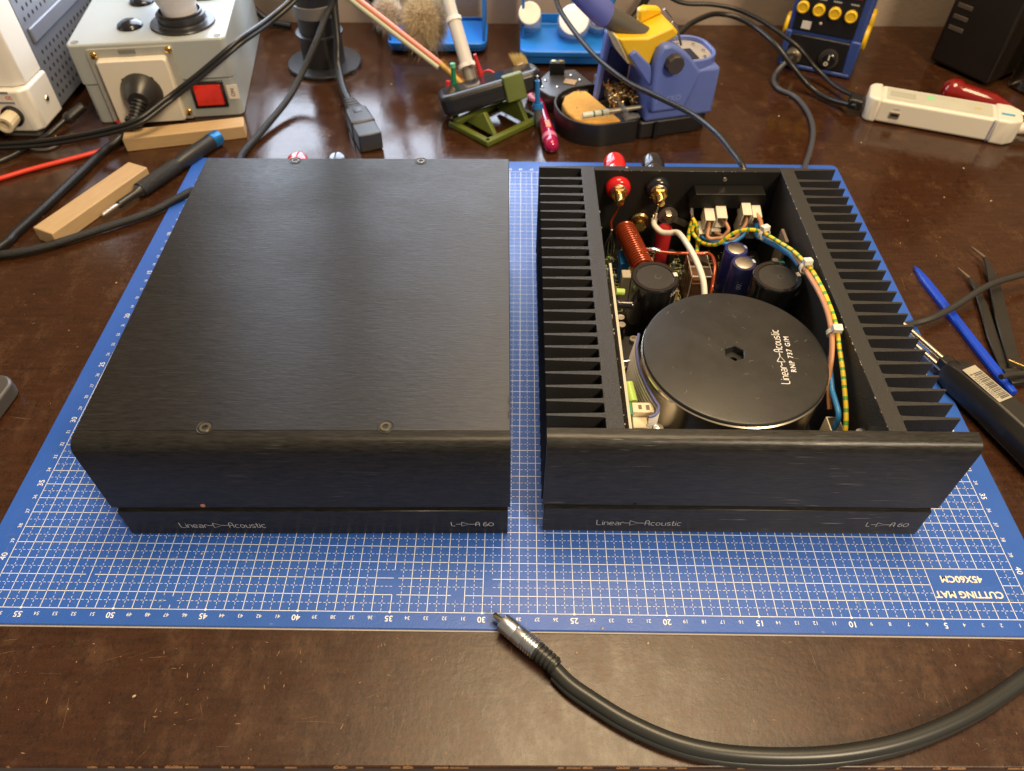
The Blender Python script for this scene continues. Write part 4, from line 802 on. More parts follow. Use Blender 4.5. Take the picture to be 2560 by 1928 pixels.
def bpost(x, z, c):
    M = T(x, 0, z) @ MXZ
    MB().lathe([(0.0098, 0), (0.0098, 0.0028), (0, 0.0028)], 28, M).build('post_collar', BLKP, PS)
    MB().lathe([(0.0072, 0.0028), (0.0074, 0.012), (0.0078, 0.0185), (0.0070, 0.0190), (0.0045, 0.0188), (0.0042, 0.0120), (0, 0.0120)], 14, M).build('binding_post', c, PS, angle=25)
bpost(-0.0225, 0.0268, CREAM); bpost(-0.0465, 0.0268, mat('orange red plastic', (0.62, 0.06, 0.02), 0.3))
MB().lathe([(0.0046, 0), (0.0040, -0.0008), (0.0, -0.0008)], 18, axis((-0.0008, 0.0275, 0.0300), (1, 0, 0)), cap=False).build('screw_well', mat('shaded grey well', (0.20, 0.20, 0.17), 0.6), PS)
MB().lathe([(0.0032, 0), (0.0026, 0.0009), (0, 0.0012)], 14, axis((-0.0012, 0.0275, 0.0300), (1, 0, 0))).build('side_screw', STEEL, PS)
for x, y in ((-0.03, 0.02), (-0.23, 0.02), (-0.03, 0.24), (-0.23, 0.24)): MB().box(x-0.018, x+0.018, y-0.012, y+0.018, 0, 0.010).build('foot', mat('grey rubber foot', (0.12, 0.12, 0.11), 0.6), PS, bevel=0.002)

# ---- cables on the left
tw = thing('twin_cord', 'black twin flex sweeping from the pole across the junction box front', 'cable', (0, 0, 0))
TW = [(-0.5035, 0.4520, 0.0060), (-0.4834, 0.4540, 0.0060), (-0.4417, 0.4570, 0.0080), (-0.3979, 0.4570, 0.0160), (-0.3714, 0.4590, 0.0215), (-0.3547, 0.4637, 0.0250), (-0.3416, 0.4740, 0.0290), (-0.3260, 0.4950, 0.0350), (-0.2973, 0.5080, 0.0511), (-0.2625, 0.5300, 0.0711), (-0.2417, 0.5750, 0.0739), (-0.2221, 0.6000, 0.0833), (-0.2100, 0.6100, 0.0950), (-0.20, 0.615, 0.12)]
for dz in (-0.0017, 0.0017): MB().tube(spline([(x-dz*0.3, y+dz*0.4, z+dz) for x, y, z in TW], 10), 0.0021, 10).build('conductor', RUB2, tw)
cable('red_test_lead', 'thin red test lead running along the desk at the far left', [(-0.4771, 0.4030, 0), (-0.4665, 0.4091, 0), (-0.4461, 0.4241, 0), (-0.4187, 0.4410, 0), (-0.3965, 0.4557, 0), (-0.3845, 0.4679, 0), (-0.3820, 0.4860, 0), (-0.3850, 0.5010, 0), (-0.425, 0.535, 0)], 0.0022, mat('red silicone lead', (0.62, 0.035, 0.015), 0.4, var=0.06))
cable('braided_cable', 'black braided cable coming down the pole, round the closed amplifier and off to the left', [(-0.1771, 0.6180, 0.0960), (-0.1870, 0.6150, 0.0750), (-0.1949, 0.6080, 0.0639), (-0.2054, 0.5900, 0.0452), (-0.2200, 0.5700, 0.0230), (-0.2320, 0.5420, 0.0090), (-0.2489, 0.4895, 0.0022), (-0.2570, 0.4511, 0.0024), (-0.2540, 0.4250, 0.0035), (-0.2450, 0.4120, 0.0036), (-0.2480, 0.4030, 0.0036), (-0.2640, 0.3990, 0.0036), (-0.2844, 0.3880, 0.0036), (-0.2960, 0.3760, 0.0030), (-0.3134, 0.3576, 0.0016), (-0.3437, 0.3359, 0.0016), (-0.3742, 0.3150, 0.0016), (-0.3951, 0.3040, 0.0016), (-0.4165, 0.2980, 0.0016), (-0.4500, 0.2920, 0.0012)], 0.0033, BRAID)
pl_ = thing('probe_lead', 'black banana plug lead in front of the white bench power supply', 'cable', (0, 0, 0))
MB().lathe([(0.003, 0), (0.0048, 0.002), (0.0048, 0.016), (0.0056, 0.0165), (0.0056, 0.0205), (0.0035, 0.024)], 18, axis((-0.4235, 0.5120, 0.0165), (-0.5, -0.62, -0.25))).build('plug_sleeve', RUB, pl_, angle=35)
MB().tube(spline([(-0.4365, 0.4960, 0.0110), (-0.4470, 0.4790, 0.0060), (-0.4606, 0.4680, 0.0010), (-0.4708, 0.4500, 0.0), (-0.4794, 0.4390, 0.0), (-0.4990, 0.4230, 0.0)], 8), 0.0024, 10).build('lead', RUB2, pl_)
cable('thin_grey_wire', 'thin grey wire loop lying under the twin flex at the left', [(-0.4790, 0.4700, -0.0012), (-0.4672, 0.4640, -0.0012), (-0.4576, 0.4600, -0.0012), (-0.4455, 0.4610, -0.0012), (-0.4385, 0.4680, -0.0012), (-0.4390, 0.4740, -0.0012)], 0.0012, mat('grey thin wire', (0.12, 0.12, 0.11), 0.4), 'wire')
ie = thing('power_lead', 'black mains lead with a kettle-style connector lying behind the closed amplifier', 'cable', (0, 0, 0))
MB().tube(spline([(-0.1840, 0.6200, 0.1000), (-0.1856, 0.6180, 0.0807), (-0.1861, 0.6140, 0.0675), (-0.1856, 0.6030, 0.0430), (-0.1860, 0.5900, 0.0230), (-0.1790, 0.5640, 0.0120), (-0.1690, 0.5400, 0.0085)], 9), 0.0039, 12).build('cord', RUB2, ie)
dI = Vector((0.0445, -0.1050, 0)).normalized(); Mi = Matrix.Translation((-0.1690, 0.5410, 0.0085)) @ Matrix(((dI.x, -dI.y, 0, 0), (dI.y, dI.x, 0, 0), (0, 0, 1, 0), (0, 0, 0, 1)))
sr = MB()
for k in range(4): sr.box(0.0065*k, 0.0065*k+0.0040, -0.0052-0.0007*k, 0.0052+0.0007*k, -0.0045-0.0005*k, 0.0045+0.0007*k, Mi)
sr.box(0, 0.026, -0.0045, 0.0045, -0.004, 0.004, Mi); sr.build('strain_relief', RUB, ie, bevel=0.0008)
cb = MB().prism([(0.0260, -0.0078), (0.0300, -0.0105), (0.058, -0.0120), (0.058, 0.0120), (0.0300, 0.0105), (0.0260, 0.0078)], -0.0105, 0.0085, Mi).build('connector_body', mat('satin black connector', (0.025, 0.024, 0.024), 0.4, var=0.15), ie, bevel=0.0022, seg=3)
MB().box(0.0580, 0.082, -0.0112, 0.0112, -0.0100, 0.0072, Mi).build('connector_nose', mat('satin black connector', (0.025, 0.024, 0.024), 0.4), ie, bevel=0.0012)
MB().box(0.0310, 0.0395, -0.0042, 0.0042, 0.0085, 0.0090, Mi).build('grip_panel', BLKP, cb, bevel=0.0003, seg=1)
po = thing('monitor_pole', 'black round monitor stand pole on a flanged base behind the closed amplifier', 'stand', (-0.2137, 0.6445, Z0))
POLE = mat('satin black powder coat', (0.018, 0.0175, 0.019), 0.34, var=0.12, vscale=50)
MB().lathe([(0.0400, 0), (0.0404, 0.0010), (0.0404, 0.0035), (0.0396, 0.0044), (0.024, 0.0044)], 56, cap=True).build('base_flange', POLE, po)
MB().lathe([(0.0228, 0.0044), (0.0228, 0.0350), (0.0250, 0.0352), (0.0250, 0.0375), (0.0212, 0.0380)], 48).build('lower_tube', POLE, po, angle=30)
MB().lathe([(0.0210, 0.0380), (0.0210, 0.62)], 48).build('upper_tube', POLE, po, angle=30)
MB().lathe([(0.0212, 0.0560), (0.0232, 0.0562), (0.0232, 0.0680), (0.0212, 0.0682)], 48, cap=False).build('collar', mat('grey plastic collar', (0.14, 0.13, 0.125), 0.4), po, angle=30)
cable('wall_cable', 'black cable hanging against the wall left of the pole', [(-0.40, 0.748, 0.10), (-0.3550, 0.745, 0.060), (-0.318, 0.742, 0.025), (-0.296, 0.738, 0.006), (-0.270, 0.735, 0.001)], 0.0035, RUB)
cable('wall_cable', 'black cable dropping behind the pole to the desk', [(-0.168, 0.72, 0.11), (-0.1700, 0.722, 0.06), (-0.166, 0.724, 0.028), (-0.163, 0.722, 0.006), (-0.166, 0.735, 0.001)], 0.0035, RUB)

# ---- phone-sized meter on a green printed stand, with clips and brushes behind it
gs = thing('printed_stand', 'olive green 3D printed stand holding a black meter', 'stand', (0, 0, Z0))
OLV = mat('olive green printed plastic', (0.105, 0.135, 0.018), 0.45, var=0.12, vscale=60, bump=0.3, bscale=300, stretch=(1, 1, 6))
g1, g2, g3, g4 = Vector((-0.0631, 0.5131, 0)), Vector((-0.0270, 0.4790, 0)), Vector((0.0215, 0.5245, 0)), Vector((-0.0150, 0.5590, 0))
def bar(mb, a, b, wd, h, z0=0.0):
    d_ = (b-a); l = d_.length; M = Matrix.Translation((a.x, a.y, z0)) @ Matrix.Rotation(math.atan2(d_.y, d_.x), 4, 'Z'); mb.box(-wd/2, l+wd/2, -wd/2, wd/2, 0, h, M); return mb
for a, b in ((g1, g2), (g2, g3), (g3, g4), (g4, g1)): bar(MB(), a, b, 0.0065, 0.0065).build('base_rail', OLV, gs, bevel=0.0015)
for nb, bb, tp in (((-0.0181, 0.4880), (-0.0490, 0.5180), (-0.0300, 0.5060, 0.0205)), ((0.0124, 0.5150), (-0.0190, 0.5460), (0.0005, 0.5290, 0.0275))):
    P = [Vector((*nb, 0.004)), Vector((*bb, 0.004)), Vector(tp)]; nrm = (P[1]-P[0]).cross(P[2]-P[0]).normalized()*0.0028
    MB().add([p+nrm for p in P]+[p-nrm for p in P], [(0, 1, 2), (5, 4, 3), (0, 3, 4, 1), (1, 4, 5, 2), (2, 5, 3, 0)]).build('triangular_rib', OLV, gs, bevel=0.0010)
e_ = Vector((0.0976, 0.0230, 0.0200)).normalized(); hz = Vector((-e_.y, e_.x, 0)).normalized(); yv = (hz*math.cos(R(16))-Vector((0, 0, math.sin(R(16))))); yv = (yv-e_*yv.dot(e_)).normalized(); zv = e_.cross(yv)
Mm = Matrix(((e_.x, yv.x, zv.x, -0.0690), (e_.y, yv.y, zv.y, 0.4990), (e_.z, yv.z, zv.z, 0.0130), (0, 0, 0, 1)))
mt = thing('meter', 'black rounded meter lying tilted on the olive green stand', 'meter', (0, 0, 0))
MB().prism(rrect(0, 0.1020, 0, 0.045, 0.012), 0.0000, 0.0200, Mm).build('casing', mat('satin black casing', (0.012, 0.0115, 0.011), 0.35, var=0.15), mt, bevel=0.0050, seg=4)
MB().prism(rrect(0.006, 0.0960, 0.006, 0.039, 0.006), 0.0201, 0.0205, Mm).build('screen', mat('dark glass', (0.015, 0.016, 0.018), 0.08, var=0.05), mt, bevel=0.0003, seg=1)
MB().box(0.026, 0.060, -0.0003, 0.0010, 0.0115, 0.0119, Mm).build('casing_seam', BLKP, mt)
ck = MB().prism(rrect(0.063, 0.083, -0.0035, 0.008, 0.002), -0.0015, 0.0225, Mm).build('retaining_clip', OLV, gs, bevel=0.0010); ck.location.z = -Z0
def rod(name, label, cat, parts):
    t = thing(name, label, cat, (0, 0, 0))
    for nm, p, q_, ra, rb, m in parts: MB().tube([p, (Vector(p)+Vector(q_))/2, q_], [ra, (ra+rb)/2, rb], 16).build(nm, m, t)
    return t
LG = mat('pale grey plastic', (0.50, 0.47, 0.42), 0.45, var=0.05)
rod('grey_rod', 'pale grey plastic rod with white collars leaning behind the black meter', 'rod', [
  ('shaft', (-0.0405, 0.5580, 0.0000), (-0.0511, 0.5800, 0.0297), 0.0060, 0.0062, mat('grey tip', (0.22, 0.21, 0.19), 0.5)), ('tube', (-0.0511, 0.5800, 0.0297), (-0.0648, 0.6100, 0.0625), 0.0070, 0.0070, LG), ('upper_tube', (-0.0648, 0.6100, 0.0625), (-0.100, 0.690, 0.150), 0.0060, 0.0060, LG),
  ('collar', (-0.0500, 0.5776, 0.0270), (-0.0512, 0.5802, 0.0300), 0.0095, 0.0095, mat('white collar', (0.72, 0.68, 0.62), 0.4)), ('collar', (-0.0640, 0.6083, 0.0606), (-0.0652, 0.6109, 0.0634), 0.0080, 0.0080, mat('white collar', (0.72, 0.68, 0.62), 0.4))])
bb = thing('brass_brush', 'narrow brass bristle brush with a pink and pale green striped handle', 'brush', (0, 0, 0))
hA, hB = Vector((-0.0780, 0.5790, 0.0305)), Vector((-0.210, 0.648, 0.100))
MB().tube([hA, hA.lerp(hB, 0.5), hB], [0.0028, 0.0032, 0.0034], 12).build('pink_handle', mat('salmon pink wood', (0.62, 0.20, 0.13), 0.4, var=0.1), bb)
MB().tube([hA+Vector((-0.0022, -0.0022, -0.0030)), hA.lerp(hB, 0.5)+Vector((-0.0022, -0.0022, -0.0030)), hB+Vector((-0.0022, -0.0022, -0.0030))], [0.0026, 0.0028, 0.003], 12).build('pale_stripe', mat('pale sage wood', (0.42, 0.42, 0.30), 0.5, var=0.1), bb)
hC = Vector((-0.0480, 0.5580, 0.0125)); MB().tube([hA, hC], [0.0030, 0.0036], 10).build('brush_block', mat('ochre wood', (0.50, 0.30, 0.06), 0.5, var=0.2), bb)
br = MB(); rb_ = random.Random(8)
for i in range(420):
    t = rb_.random(); p = hA.lerp(hC, t); d_ = Vector((0.35+rb_.uniform(-.35, .35), -0.05+rb_.uniform(-.4, .4), 0.9)).normalized(); l = rb_.uniform(0.006, 0.011)
    s_ = d_.cross(Vector((1, 0.3, 0))).normalized()*0.00025; br.add([p+s_, p-s_, p+d_*l], [(0, 1, 2)])
br.build('bristles', mat('brass bristle', (0.75, 0.46, 0.10), 0.35, 0.8), bb, kind='stuff')
rod('crocodile_clip', 'green insulated crocodile clip poking up behind the black meter', 'clip', [('sleeve', (-0.0640, 0.5560, 0.0000), (-0.0635, 0.5590, 0.0210), 0.0040, 0.0030, mat('green vinyl', (0.01, 0.20, 0.085), 0.35)), ('nose', (-0.0635, 0.5590, 0.0210), (-0.0640, 0.5600, 0.0375), 0.0028, 0.0019, mat('green vinyl', (0.01, 0.20, 0.085), 0.35)), ('knob', (-0.0640, 0.5598, 0.0360), (-0.0641, 0.5602, 0.0400), 0.0028, 0.0026, mat('light green vinyl', (0.10, 0.42, 0.22), 0.35))])
REDV = mat('red vinyl', (0.52, 0.025, 0.025), 0.4)
rod('red_probe', 'slim red probe sticking up behind the pale grey rod', 'probe', [('sleeve', (-0.0345, 0.5580, 0.0000), (-0.0365, 0.5600, 0.0300), 0.0035, 0.0028, REDV), ('tip', (-0.0365, 0.5600, 0.0300), (-0.0418, 0.5610, 0.0490), 0.0028, 0.0016, REDV)])
cable('red_wire', 'red wire stub left of the green crocodile clip', [(-0.0690, 0.5550, 0.0), (-0.0700, 0.5570, 0.012), (-0.0695, 0.5590, 0.0225)], 0.0024, REDV, 'wire', 5)
cable('red_wire', 'thin red wire arching low behind the meter screen', [(-0.040, 0.574, 0.020), (-0.030, 0.572, 0.0275), (-0.022, 0.568, 0.0260), (-0.013, 0.566, 0.018), (-0.006, 0.566, 0.0)], 0.0011, REDV, 'wire', 6)
pb = thing('glue_brush', 'stubby bristle brush with yellowed hairs beyond the black meter', 'brush', (0, 0, 0))
MB().tube([(0.0130, 0.5740, 0.0), (0.0073, 0.5750, 0.0275), (0.0041, 0.5760, 0.0345)], [0.0036, 0.0060, 0.0075], 14, flat=0.5).build('ferrule', mat('pale pink ferrule', (0.50, 0.38, 0.28), 0.5, var=0.2), pb)
br = MB()
for i in range(260):
    p = Vector((0.0045+rb_.uniform(-.007, .007), 0.5760+rb_.uniform(-.003, .003), 0.0325)); d_ = Vector((-0.45+rb_.uniform(-.2, .2), 0.05+rb_.uniform(-.15, .15), 0.85)).normalized(); s_ = Vector((0.0003, 0.0001, 0)); br.add([p+s_, p-s_, p+d_*rb_.uniform(0.009, 0.014)], [(0, 1, 2)])
br.build('bristles', mat('yellowed bristle', (0.58, 0.45, 0.18), 0.6, var=0.3, vscale=300), pb, kind='stuff')
th = rod('test_hook', 'blue test hook with grey body standing by the right end of the meter', 'test clip', [('grey_body', (0.0235, 0.5170, Z0), (0.0215, 0.5185, 0.0160), 0.0042, 0.0044, mat('grey hook body', (0.13, 0.14, 0.15), 0.4)), ('blue_collar', (0.0215, 0.5185, 0.0160), (0.0210, 0.5190, 0.0205), 0.0056, 0.0050, mat('bright blue plastic', (0.02, 0.17, 0.48), 0.35)), ('blue_stem', (0.0210, 0.5190, 0.0205), (0.0200, 0.5200, 0.0430), 0.0026, 0.0024, mat('bright blue plastic', (0.02, 0.17, 0.48), 0.35)), ('wire_hook', (0.0200, 0.5200, 0.0430), (0.0200, 0.5202, 0.0475), 0.0010, 0.0008, STEEL)])

# ---- pink pen-like tool
pk = thing('pink_tool', 'translucent pink pen-shaped tool with an orange window left of the sponge tray', 'tool', (0, 0, Z0))
PKM = mat('translucent magenta plastic', (0.46, 0.008, 0.085), 0.12, var=0.2, vscale=60, coat=0.5, trans=0.25); PKL = mat('pink insert', (0.66, 0.20, 0.28), 0.4)
pa, pb2 = Vector((0.0350, 0.4640, 0.0062)), Vector((0.0235, 0.5560, 0.0062)); d = pb2-pa; M = axis(pa, d); Lp = d.length
MB().lathe([(0, 0), (0.0040, 0.0008), (0.0066, 0.004), (0.0074, 0.010), (0.0074, 0.014)], 22, M).build('nose', PKM, pk)
MB().lathe([(0.0074, 0.014), (0.0073, 0.021)], 22, M, cap=False).build('pink_band', PKL, pk)
MB().lathe([(0.0073, 0.021), (0.0070, 0.035), (0.0056, 0.055), (0.0048, Lp-0.012), (0.0044, Lp)], 22, M).build('barrel', PKM, pk)
MB().box(-0.0026, 0.0026, -0.001, 0.001, 0.027, 0.040, axis(pa+Vector((0, 0, 0.0070)), d)).build('orange_window', mat('orange window', (0.78, 0.16, 0.03), 0.3), pk, bevel=0.0004)
rg = [(0.0225+0.0085*math.cos(R(a)), 0.5680+0.0120*math.sin(R(a)), 0.0062) for a in range(-90, 271, 15)]
MB().tube(rg, 0.0030, 10).build('end_loop', PKL, pk)

# ---- hexagonal board gadget
pu = thing('circuit_gadget', 'dark grey angular circuit gadget with a pin header behind the sponge tray', 'gadget', (0, 0, Z0))
poly = [(0.0220, 0.5580), (0.0320, 0.5450), (0.0420, 0.5400), (0.0720, 0.5560), (0.0800, 0.5700), (0.0620, 0.6030), (0.0330, 0.5980), (0.0230, 0.5780)]
MB().prism(poly, 0, 0.0180).build('body', mat('graphite gadget shell', (0.045, 0.045, 0.046), 0.3, var=0.1), pu, bevel=0.0015)
MB().box(0.0345, 0.0500, 0.5880, 0.5955, 0.0182, 0.0310).build('pin_header', BLACKM, pu, bevel=0.0006)
for x in (0.0385, 0.0460): MB().box(x-0.002, x+0.002, 0.5900, 0.5940, 0.0311, 0.0318).build('header_contact', BRASS, pu)
MB().box(0, 0.0125, 0, 0.010, 0.0181, 0.0190, T(0.0480, 0.5700, 0) @ RZ(-18)).build('chip', mat('tan chip', (0.36, 0.22, 0.10), 0.4), pu); MB().box(0, 0.008, 0, 0.007, 0.0181, 0.0188, T(0.0560, 0.5570, 0) @ RZ(-18)).build('chip', mat('tan chip', (0.36, 0.22, 0.10), 0.4), pu)
for x, y in ((0.0300, 0.5760), (0.0420, 0.5620), (0.0570, 0.5880), (0.0530, 0.5520), (0.0655, 0.5590), (0.0660, 0.5780), (0.0270, 0.5620)): MB().lathe([(0.0016, 0), (0.0014, 0.0008), (0, 0.0014)], 12, T(x, y, 0.0181)).build('solder_pad', TIN, pu)

# ---- soldering stand: black tray base, sponge, brass wool, blue body, yellow holder
SSR = math.degrees(math.atan2(0.276, 0.961))
ss = thing('soldering_stand', 'blue soldering iron stand with black base tray and yellow iron holder', 'soldering stand', (0.1183, 0.4900, Z0), SSR)
SB = mat('blue moulded plastic', (0.105, 0.150, 0.42), 0.42, var=0.06, vscale=40); SBL = mat('black base plastic', (0.013, 0.012, 0.012), 0.4, var=0.15); SYL = mat('yellow moulded plastic', (0.72, 0.44, 0.01), 0.38, var=0.05)
def stadium(u0, u1, v0, v1, r_l, r_r, n=10):
    P = []
    for cx, cy, r_, a0 in ((u1-r_r, v1-r_r, r_r, 0), (u0+r_l, v1-r_l, r_l, 90), (u0+r_l, v0+r_l, r_l, 180), (u1-r_r, v0+r_r, r_r, 270)):
        for i in range(n+1): t = R(a0+90*i/n); P.append((cx+r_*math.cos(t), cy+r_*math.sin(t)))
    return P
def ringwall(mb, out, inn, z0, z1):
    n = len(out); vs = [(x, y, z) for P, z in ((out, z0), (out, z1), (inn, z1), (inn, z0+0.003)) for x, y in P]
    fs = [(j*n+i, j*n+(i+1) % n, (j+1)*n+(i+1) % n, (j+1)*n+i) for j in range(3) for i in range(n)]+[tuple(3*n+i for i in range(n)), tuple(range(n))[::-1]]
    return mb.add(vs, fs)
ringwall(MB(), stadium(-0.0705, 0.0010, 0.000, 0.081, 0.0380, 0.006), stadium(-0.0683, -0.0012, 0.0022, 0.0788, 0.0360, 0.004), 0.0, 0.0225).build('tray', SBL, ss, bevel=0.0005, seg=1)
MB().prism(stadium(0.0014, 0.0800, 0.002, 0.079, 0.004, 0.022), 0.0, 0.0180).build('base', SBL, ss, bevel=0.0020)
MB().box(0.0165, 0.0205, -0.0012, 0.0022, 0.0005, 0.0170).build('base_notch', BLKP, ss)
spg = MB().prism([(-0.0620, 0.0350), (-0.0580, 0.0200), (-0.0480, 0.0100), (-0.0320, 0.0060), (-0.0160, 0.0060), (-0.0230, 0.0420), (-0.0290, 0.0700), (-0.0420, 0.0730), (-0.0540, 0.0650), (-0.0610, 0.0520)], 0.0040, 0.0215).build('sponge', mat('orange cellulose sponge', (0.66, 0.33, 0.055), 0.85, var=0.25, vscale=150, bump=1.0, bscale=380, spots=((0.28, 0.12, 0.03), 150, 0.66)), bevel=0.0022, seg=3)
spg.location = ss.location; spg.rotation_euler = ss.rotation_euler; tag(spg, 'damp orange cleaning sponge in the round black tray', 'sponge')
GRD = mat('clear grey guard', (0.22, 0.22, 0.23), 0.15, var=0.15, vscale=60, alpha=0.55)
MB().prism([(-0.0140, 0.0020), (-0.0120, 0.0020), (-0.0170, 0.0790), (-0.0190, 0.0790)], 0.0225, 0.0330).build('guard_plate', GRD, ss)
MB().prism([(-0.0118, 0.0020), (0.0020, 0.0040), (0.0020, 0.0100), (-0.0120, 0.0140)], 0.0225, 0.0240).build('guard_lip', GRD, ss)
# blue body: front view outline (u, z) swept back
FR = [(0.0030, 0.0182), (0.0770, 0.0182), (0.0745, 0.0720), (0.0560, 0.0660), (0.0430, 0.0800), (0.0300, 0.0880), (0.0145, 0.0925), (0.0060, 0.0720), (-0.0010, 0.0720), (-0.0130, 0.0880), (-0.0190, 0.0860), (-0.0120, 0.0740), (0.0000, 0.0620), (0.0065, 0.0540), (0.0070, 0.0400)]
Muz = Matrix(((1, 0, 0, 0), (0, 0, -1, 0), (0, 1, 0, 0), (0, 0, 0, 1)))
MB().prism([(u_, z) for u_, z in [(0.0050, 0.0182), (0.0770, 0.0182), (0.0762, 0.0650), (0.0600, 0.0660), (0.0380, 0.0640), (0.0200, 0.0640), (0.0080, 0.0560)]], -0.0560, -0.0010, Muz).build('body', SB, ss, bevel=0.0035, seg=3)
MB().prism([(0.0085, 0.0300), (0.0430, 0.0300), (0.0540, 0.0640), (0.0400, 0.0800), (0.0300, 0.0880), (0.0200, 0.0935), (0.0110, 0.0930), (0.0060, 0.0840), (0.0060, 0.0500)], -0.0120, 0.0045, Muz).build('clamp_block', SB, ss, bevel=0.0030, seg=3)
MB().prism([(-0.0260, 0.0182), (-0.0225, 0.0182), (-0.0150, 0.0720), (0.0080, 0.0560), (0.0080, 0.0640), (-0.0080, 0.0800), (-0.0150, 0.0880), (-0.0200, 0.0850)], -0.0620, -0.0520, Muz).build('rear_leg', SB, ss, bevel=0.0020)
MB().prism([(-0.0190, 0.0860), (-0.0130, 0.0900), (0.0040, 0.0740), (0.0080, 0.0600), (0.0080, 0.0520), (0.0010, 0.0600)], -0.0530, -0.0010, Muz).build('hood', SB, ss, bevel=0.0016)
tp = MB().prism(stadium(0.0280, 0.0770, 0.0040, 0.0560, 0.008, 0.020), 0.0662, 0.0740)
ringwall(MB(), stadium(0.0260, 0.0775, 0.0020, 0.0575, 0.010, 0.022), stadium(0.0290, 0.0745, 0.0050, 0.0545, 0.008, 0.019), 0.0640, 0.0730).build('tip_tray_rim', SB, ss, bevel=0.0008)
MB().prism(stadium(0.0293, 0.0742, 0.0053, 0.0542, 0.008, 0.019), 0.0672, 0.0690).build('tip_tray_pad', mat('grey tip pad', (0.30, 0.27, 0.23), 0.55, var=0.15), ss)
MB().box(0.0310, 0.0580, 0.0130, 0.0340, 0.0692, 0.0700).build('tip_slot', mat('dark navy void', (0.006, 0.007, 0.022), 0.8), ss)
for x, y in ((0.0500, 0.0450), (0.0640, 0.0400), (0.0680, 0.0260), (0.0640, 0.0140)): MB().lathe([(0.0018, 0), (0.0016, 0.002), (0, 0.0024)], 12, T(x, y, 0.0690)).build('spare_tip', TIN, ss)
MB().lathe([(0.0088, 0), (0.0088, 0.0060), (0.0078, 0.0075), (0.0, 0.0075)], 10, T(0.0225, -0.0045, 0.0775) @ Muz).build('clamp_knob', mat('brown black knob', (0.045, 0.034, 0.026), 0.4), ss, angle=25)
v, f = textmesh('HAKKO', 0.0072, 0.0002); MB().add(v, f, T(0.0240, -0.0048, 0.0430) @ RX(90)).build('embossed_name', mat('raised blue letters', (0.20, 0.25, 0.56), 0.35), ss, smooth=False)
# yellow holder: wedge-shaped trough that carries the iron
hd = Vector((0.70, 0.10, -0.50)).normalized(); hs = Vector((0, 1, 0)); hu = hd.cross(hs).normalized()*-1
Mh = Matrix(((hd.x, hs.x, -hu.x, 0), (hd.y, hs.y, -hu.y, 0), (hd.z, hs.z, -hu.z, 0), (0, 0, 0, 1)))
MB().prism([(-0.0300, 0.1010), (-0.0140, 0.0760), (-0.0040, 0.0690), (0.0040, 0.0720), (0.0085, 0.0880), (0.0260, 0.0960), (0.0280, 0.1000), (0.0220, 0.1060), (-0.0010, 0.0985)], -0.0400, -0.0040, Muz).build('yellow_holder', SYL, ss, bevel=0.0025, seg=3)
MB().prism([(0.0010, 0.0990), (0.0225, 0.1065), (0.0200, 0.1110), (0.0060, 0.1130), (0.0000, 0.1110)], -0.0400, -0.0310, Muz).build('holder_ear', SYL, ss, bevel=0.0020)
MB().prism([(-0.0318, 0.1012), (-0.0298, 0.1022), (-0.0150, 0.0768), (-0.0166, 0.0756)], -0.0385, -0.0055, Muz).build('holder_lip', mat('pale worn yellow lip', (0.62, 0.50, 0.26), 0.45), ss, bevel=0.0010)
MB().tube([(0.0300, 0.024, 0.1010), (0.0360, 0.026, 0.0960), (0.0460, 0.030, 0.0760)], 0.0012, 8).tube([(0.0260, 0.036, 0.1080), (0.0360, 0.040, 0.0980), (0.0460, 0.044, 0.0760)], 0.0012, 8).build('wire_bail', STEEL, ss)
# soldering iron resting in the holder (blue grip, grey sleeve), its lead goes up out of sight
Mw = Matrix.Translation((0.1183, 0.4900, Z0)) @ RZ(SSR)
ir = thing('soldering_iron', 'soldering iron with blue grip and grey sleeve sitting in the yellow holder', 'soldering iron', (0, 0, 0))
i0, i1, i2, i3 = [Mw @ Vector(p) for p in ((0.0060, 0.0200, 0.0905), (-0.0345, 0.0230, 0.1130), (-0.0370, 0.0232, 0.1145), (-0.0900, 0.0270, 0.1640))]
MB().tube([i0, i0.lerp(i1, 0.5), i1], [0.0088, 0.0092, 0.0095], 24).build('grey_sleeve', mat('dark olive grey rubber', (0.075, 0.068, 0.055), 0.5, var=0.1), ir)
MB().tube([i1, i2, i2.lerp(i3, 0.3), i3], [0.0100, 0.0112, 0.0112, 0.0105], 24).build('blue_grip', mat('blue silicone grip', (0.115, 0.140, 0.44), 0.4, var=0.08), ir)
MB().prism([(-0.0215, 0.0200), (0.0060, 0.0200), (0.0060, 0.0560), (-0.0110, 0.0740), (-0.0150, 0.0700)], -0.0580, -0.0530, Muz).build('hood_shade_panel', mat('navy hood shade', (0.020, 0.026, 0.10), 0.5), ss)  # dark panel added to paint the shaded interior under the hood
# brass wool
bw = thing('brass_wool', 'ball of curly brass wool under the blue stand hood', 'brass wool', (0.1183, 0.4900, Z0), SSR)
wl_ = MB(); rw = random.Random(12)
for i in range(210):
    c = Vector((-0.0035+rw.uniform(-.015, .013), 0.0380+rw.uniform(-.018, .020), 0.0270+rw.uniform(-0.003, .010))); r_ = rw.uniform(0.0015, 0.0035); q_ = Matrix.Rotation(rw.uniform(0, 6.28), 3, Vector((rw.uniform(-1, 1), rw.uniform(-1, 1), rw.uniform(-1, 1))).normalized())
    wl_.tube([c+q_ @ Vector((r_*math.cos(R(a)), r_*math.sin(R(a)), 0.001*a/360)) for a in range(0, 361, 45)], 0.00042, 4, cap=False)
wl_.build('curls', mat('curly brass', (0.66, 0.44, 0.18), 0.25, 0.95, var=0.3, vscale=400), bw, kind='stuff')
ts = thing('striped_stick', 'pale stick with two green rings lying across the orange sponge', 'stick', (0, 0, 0))
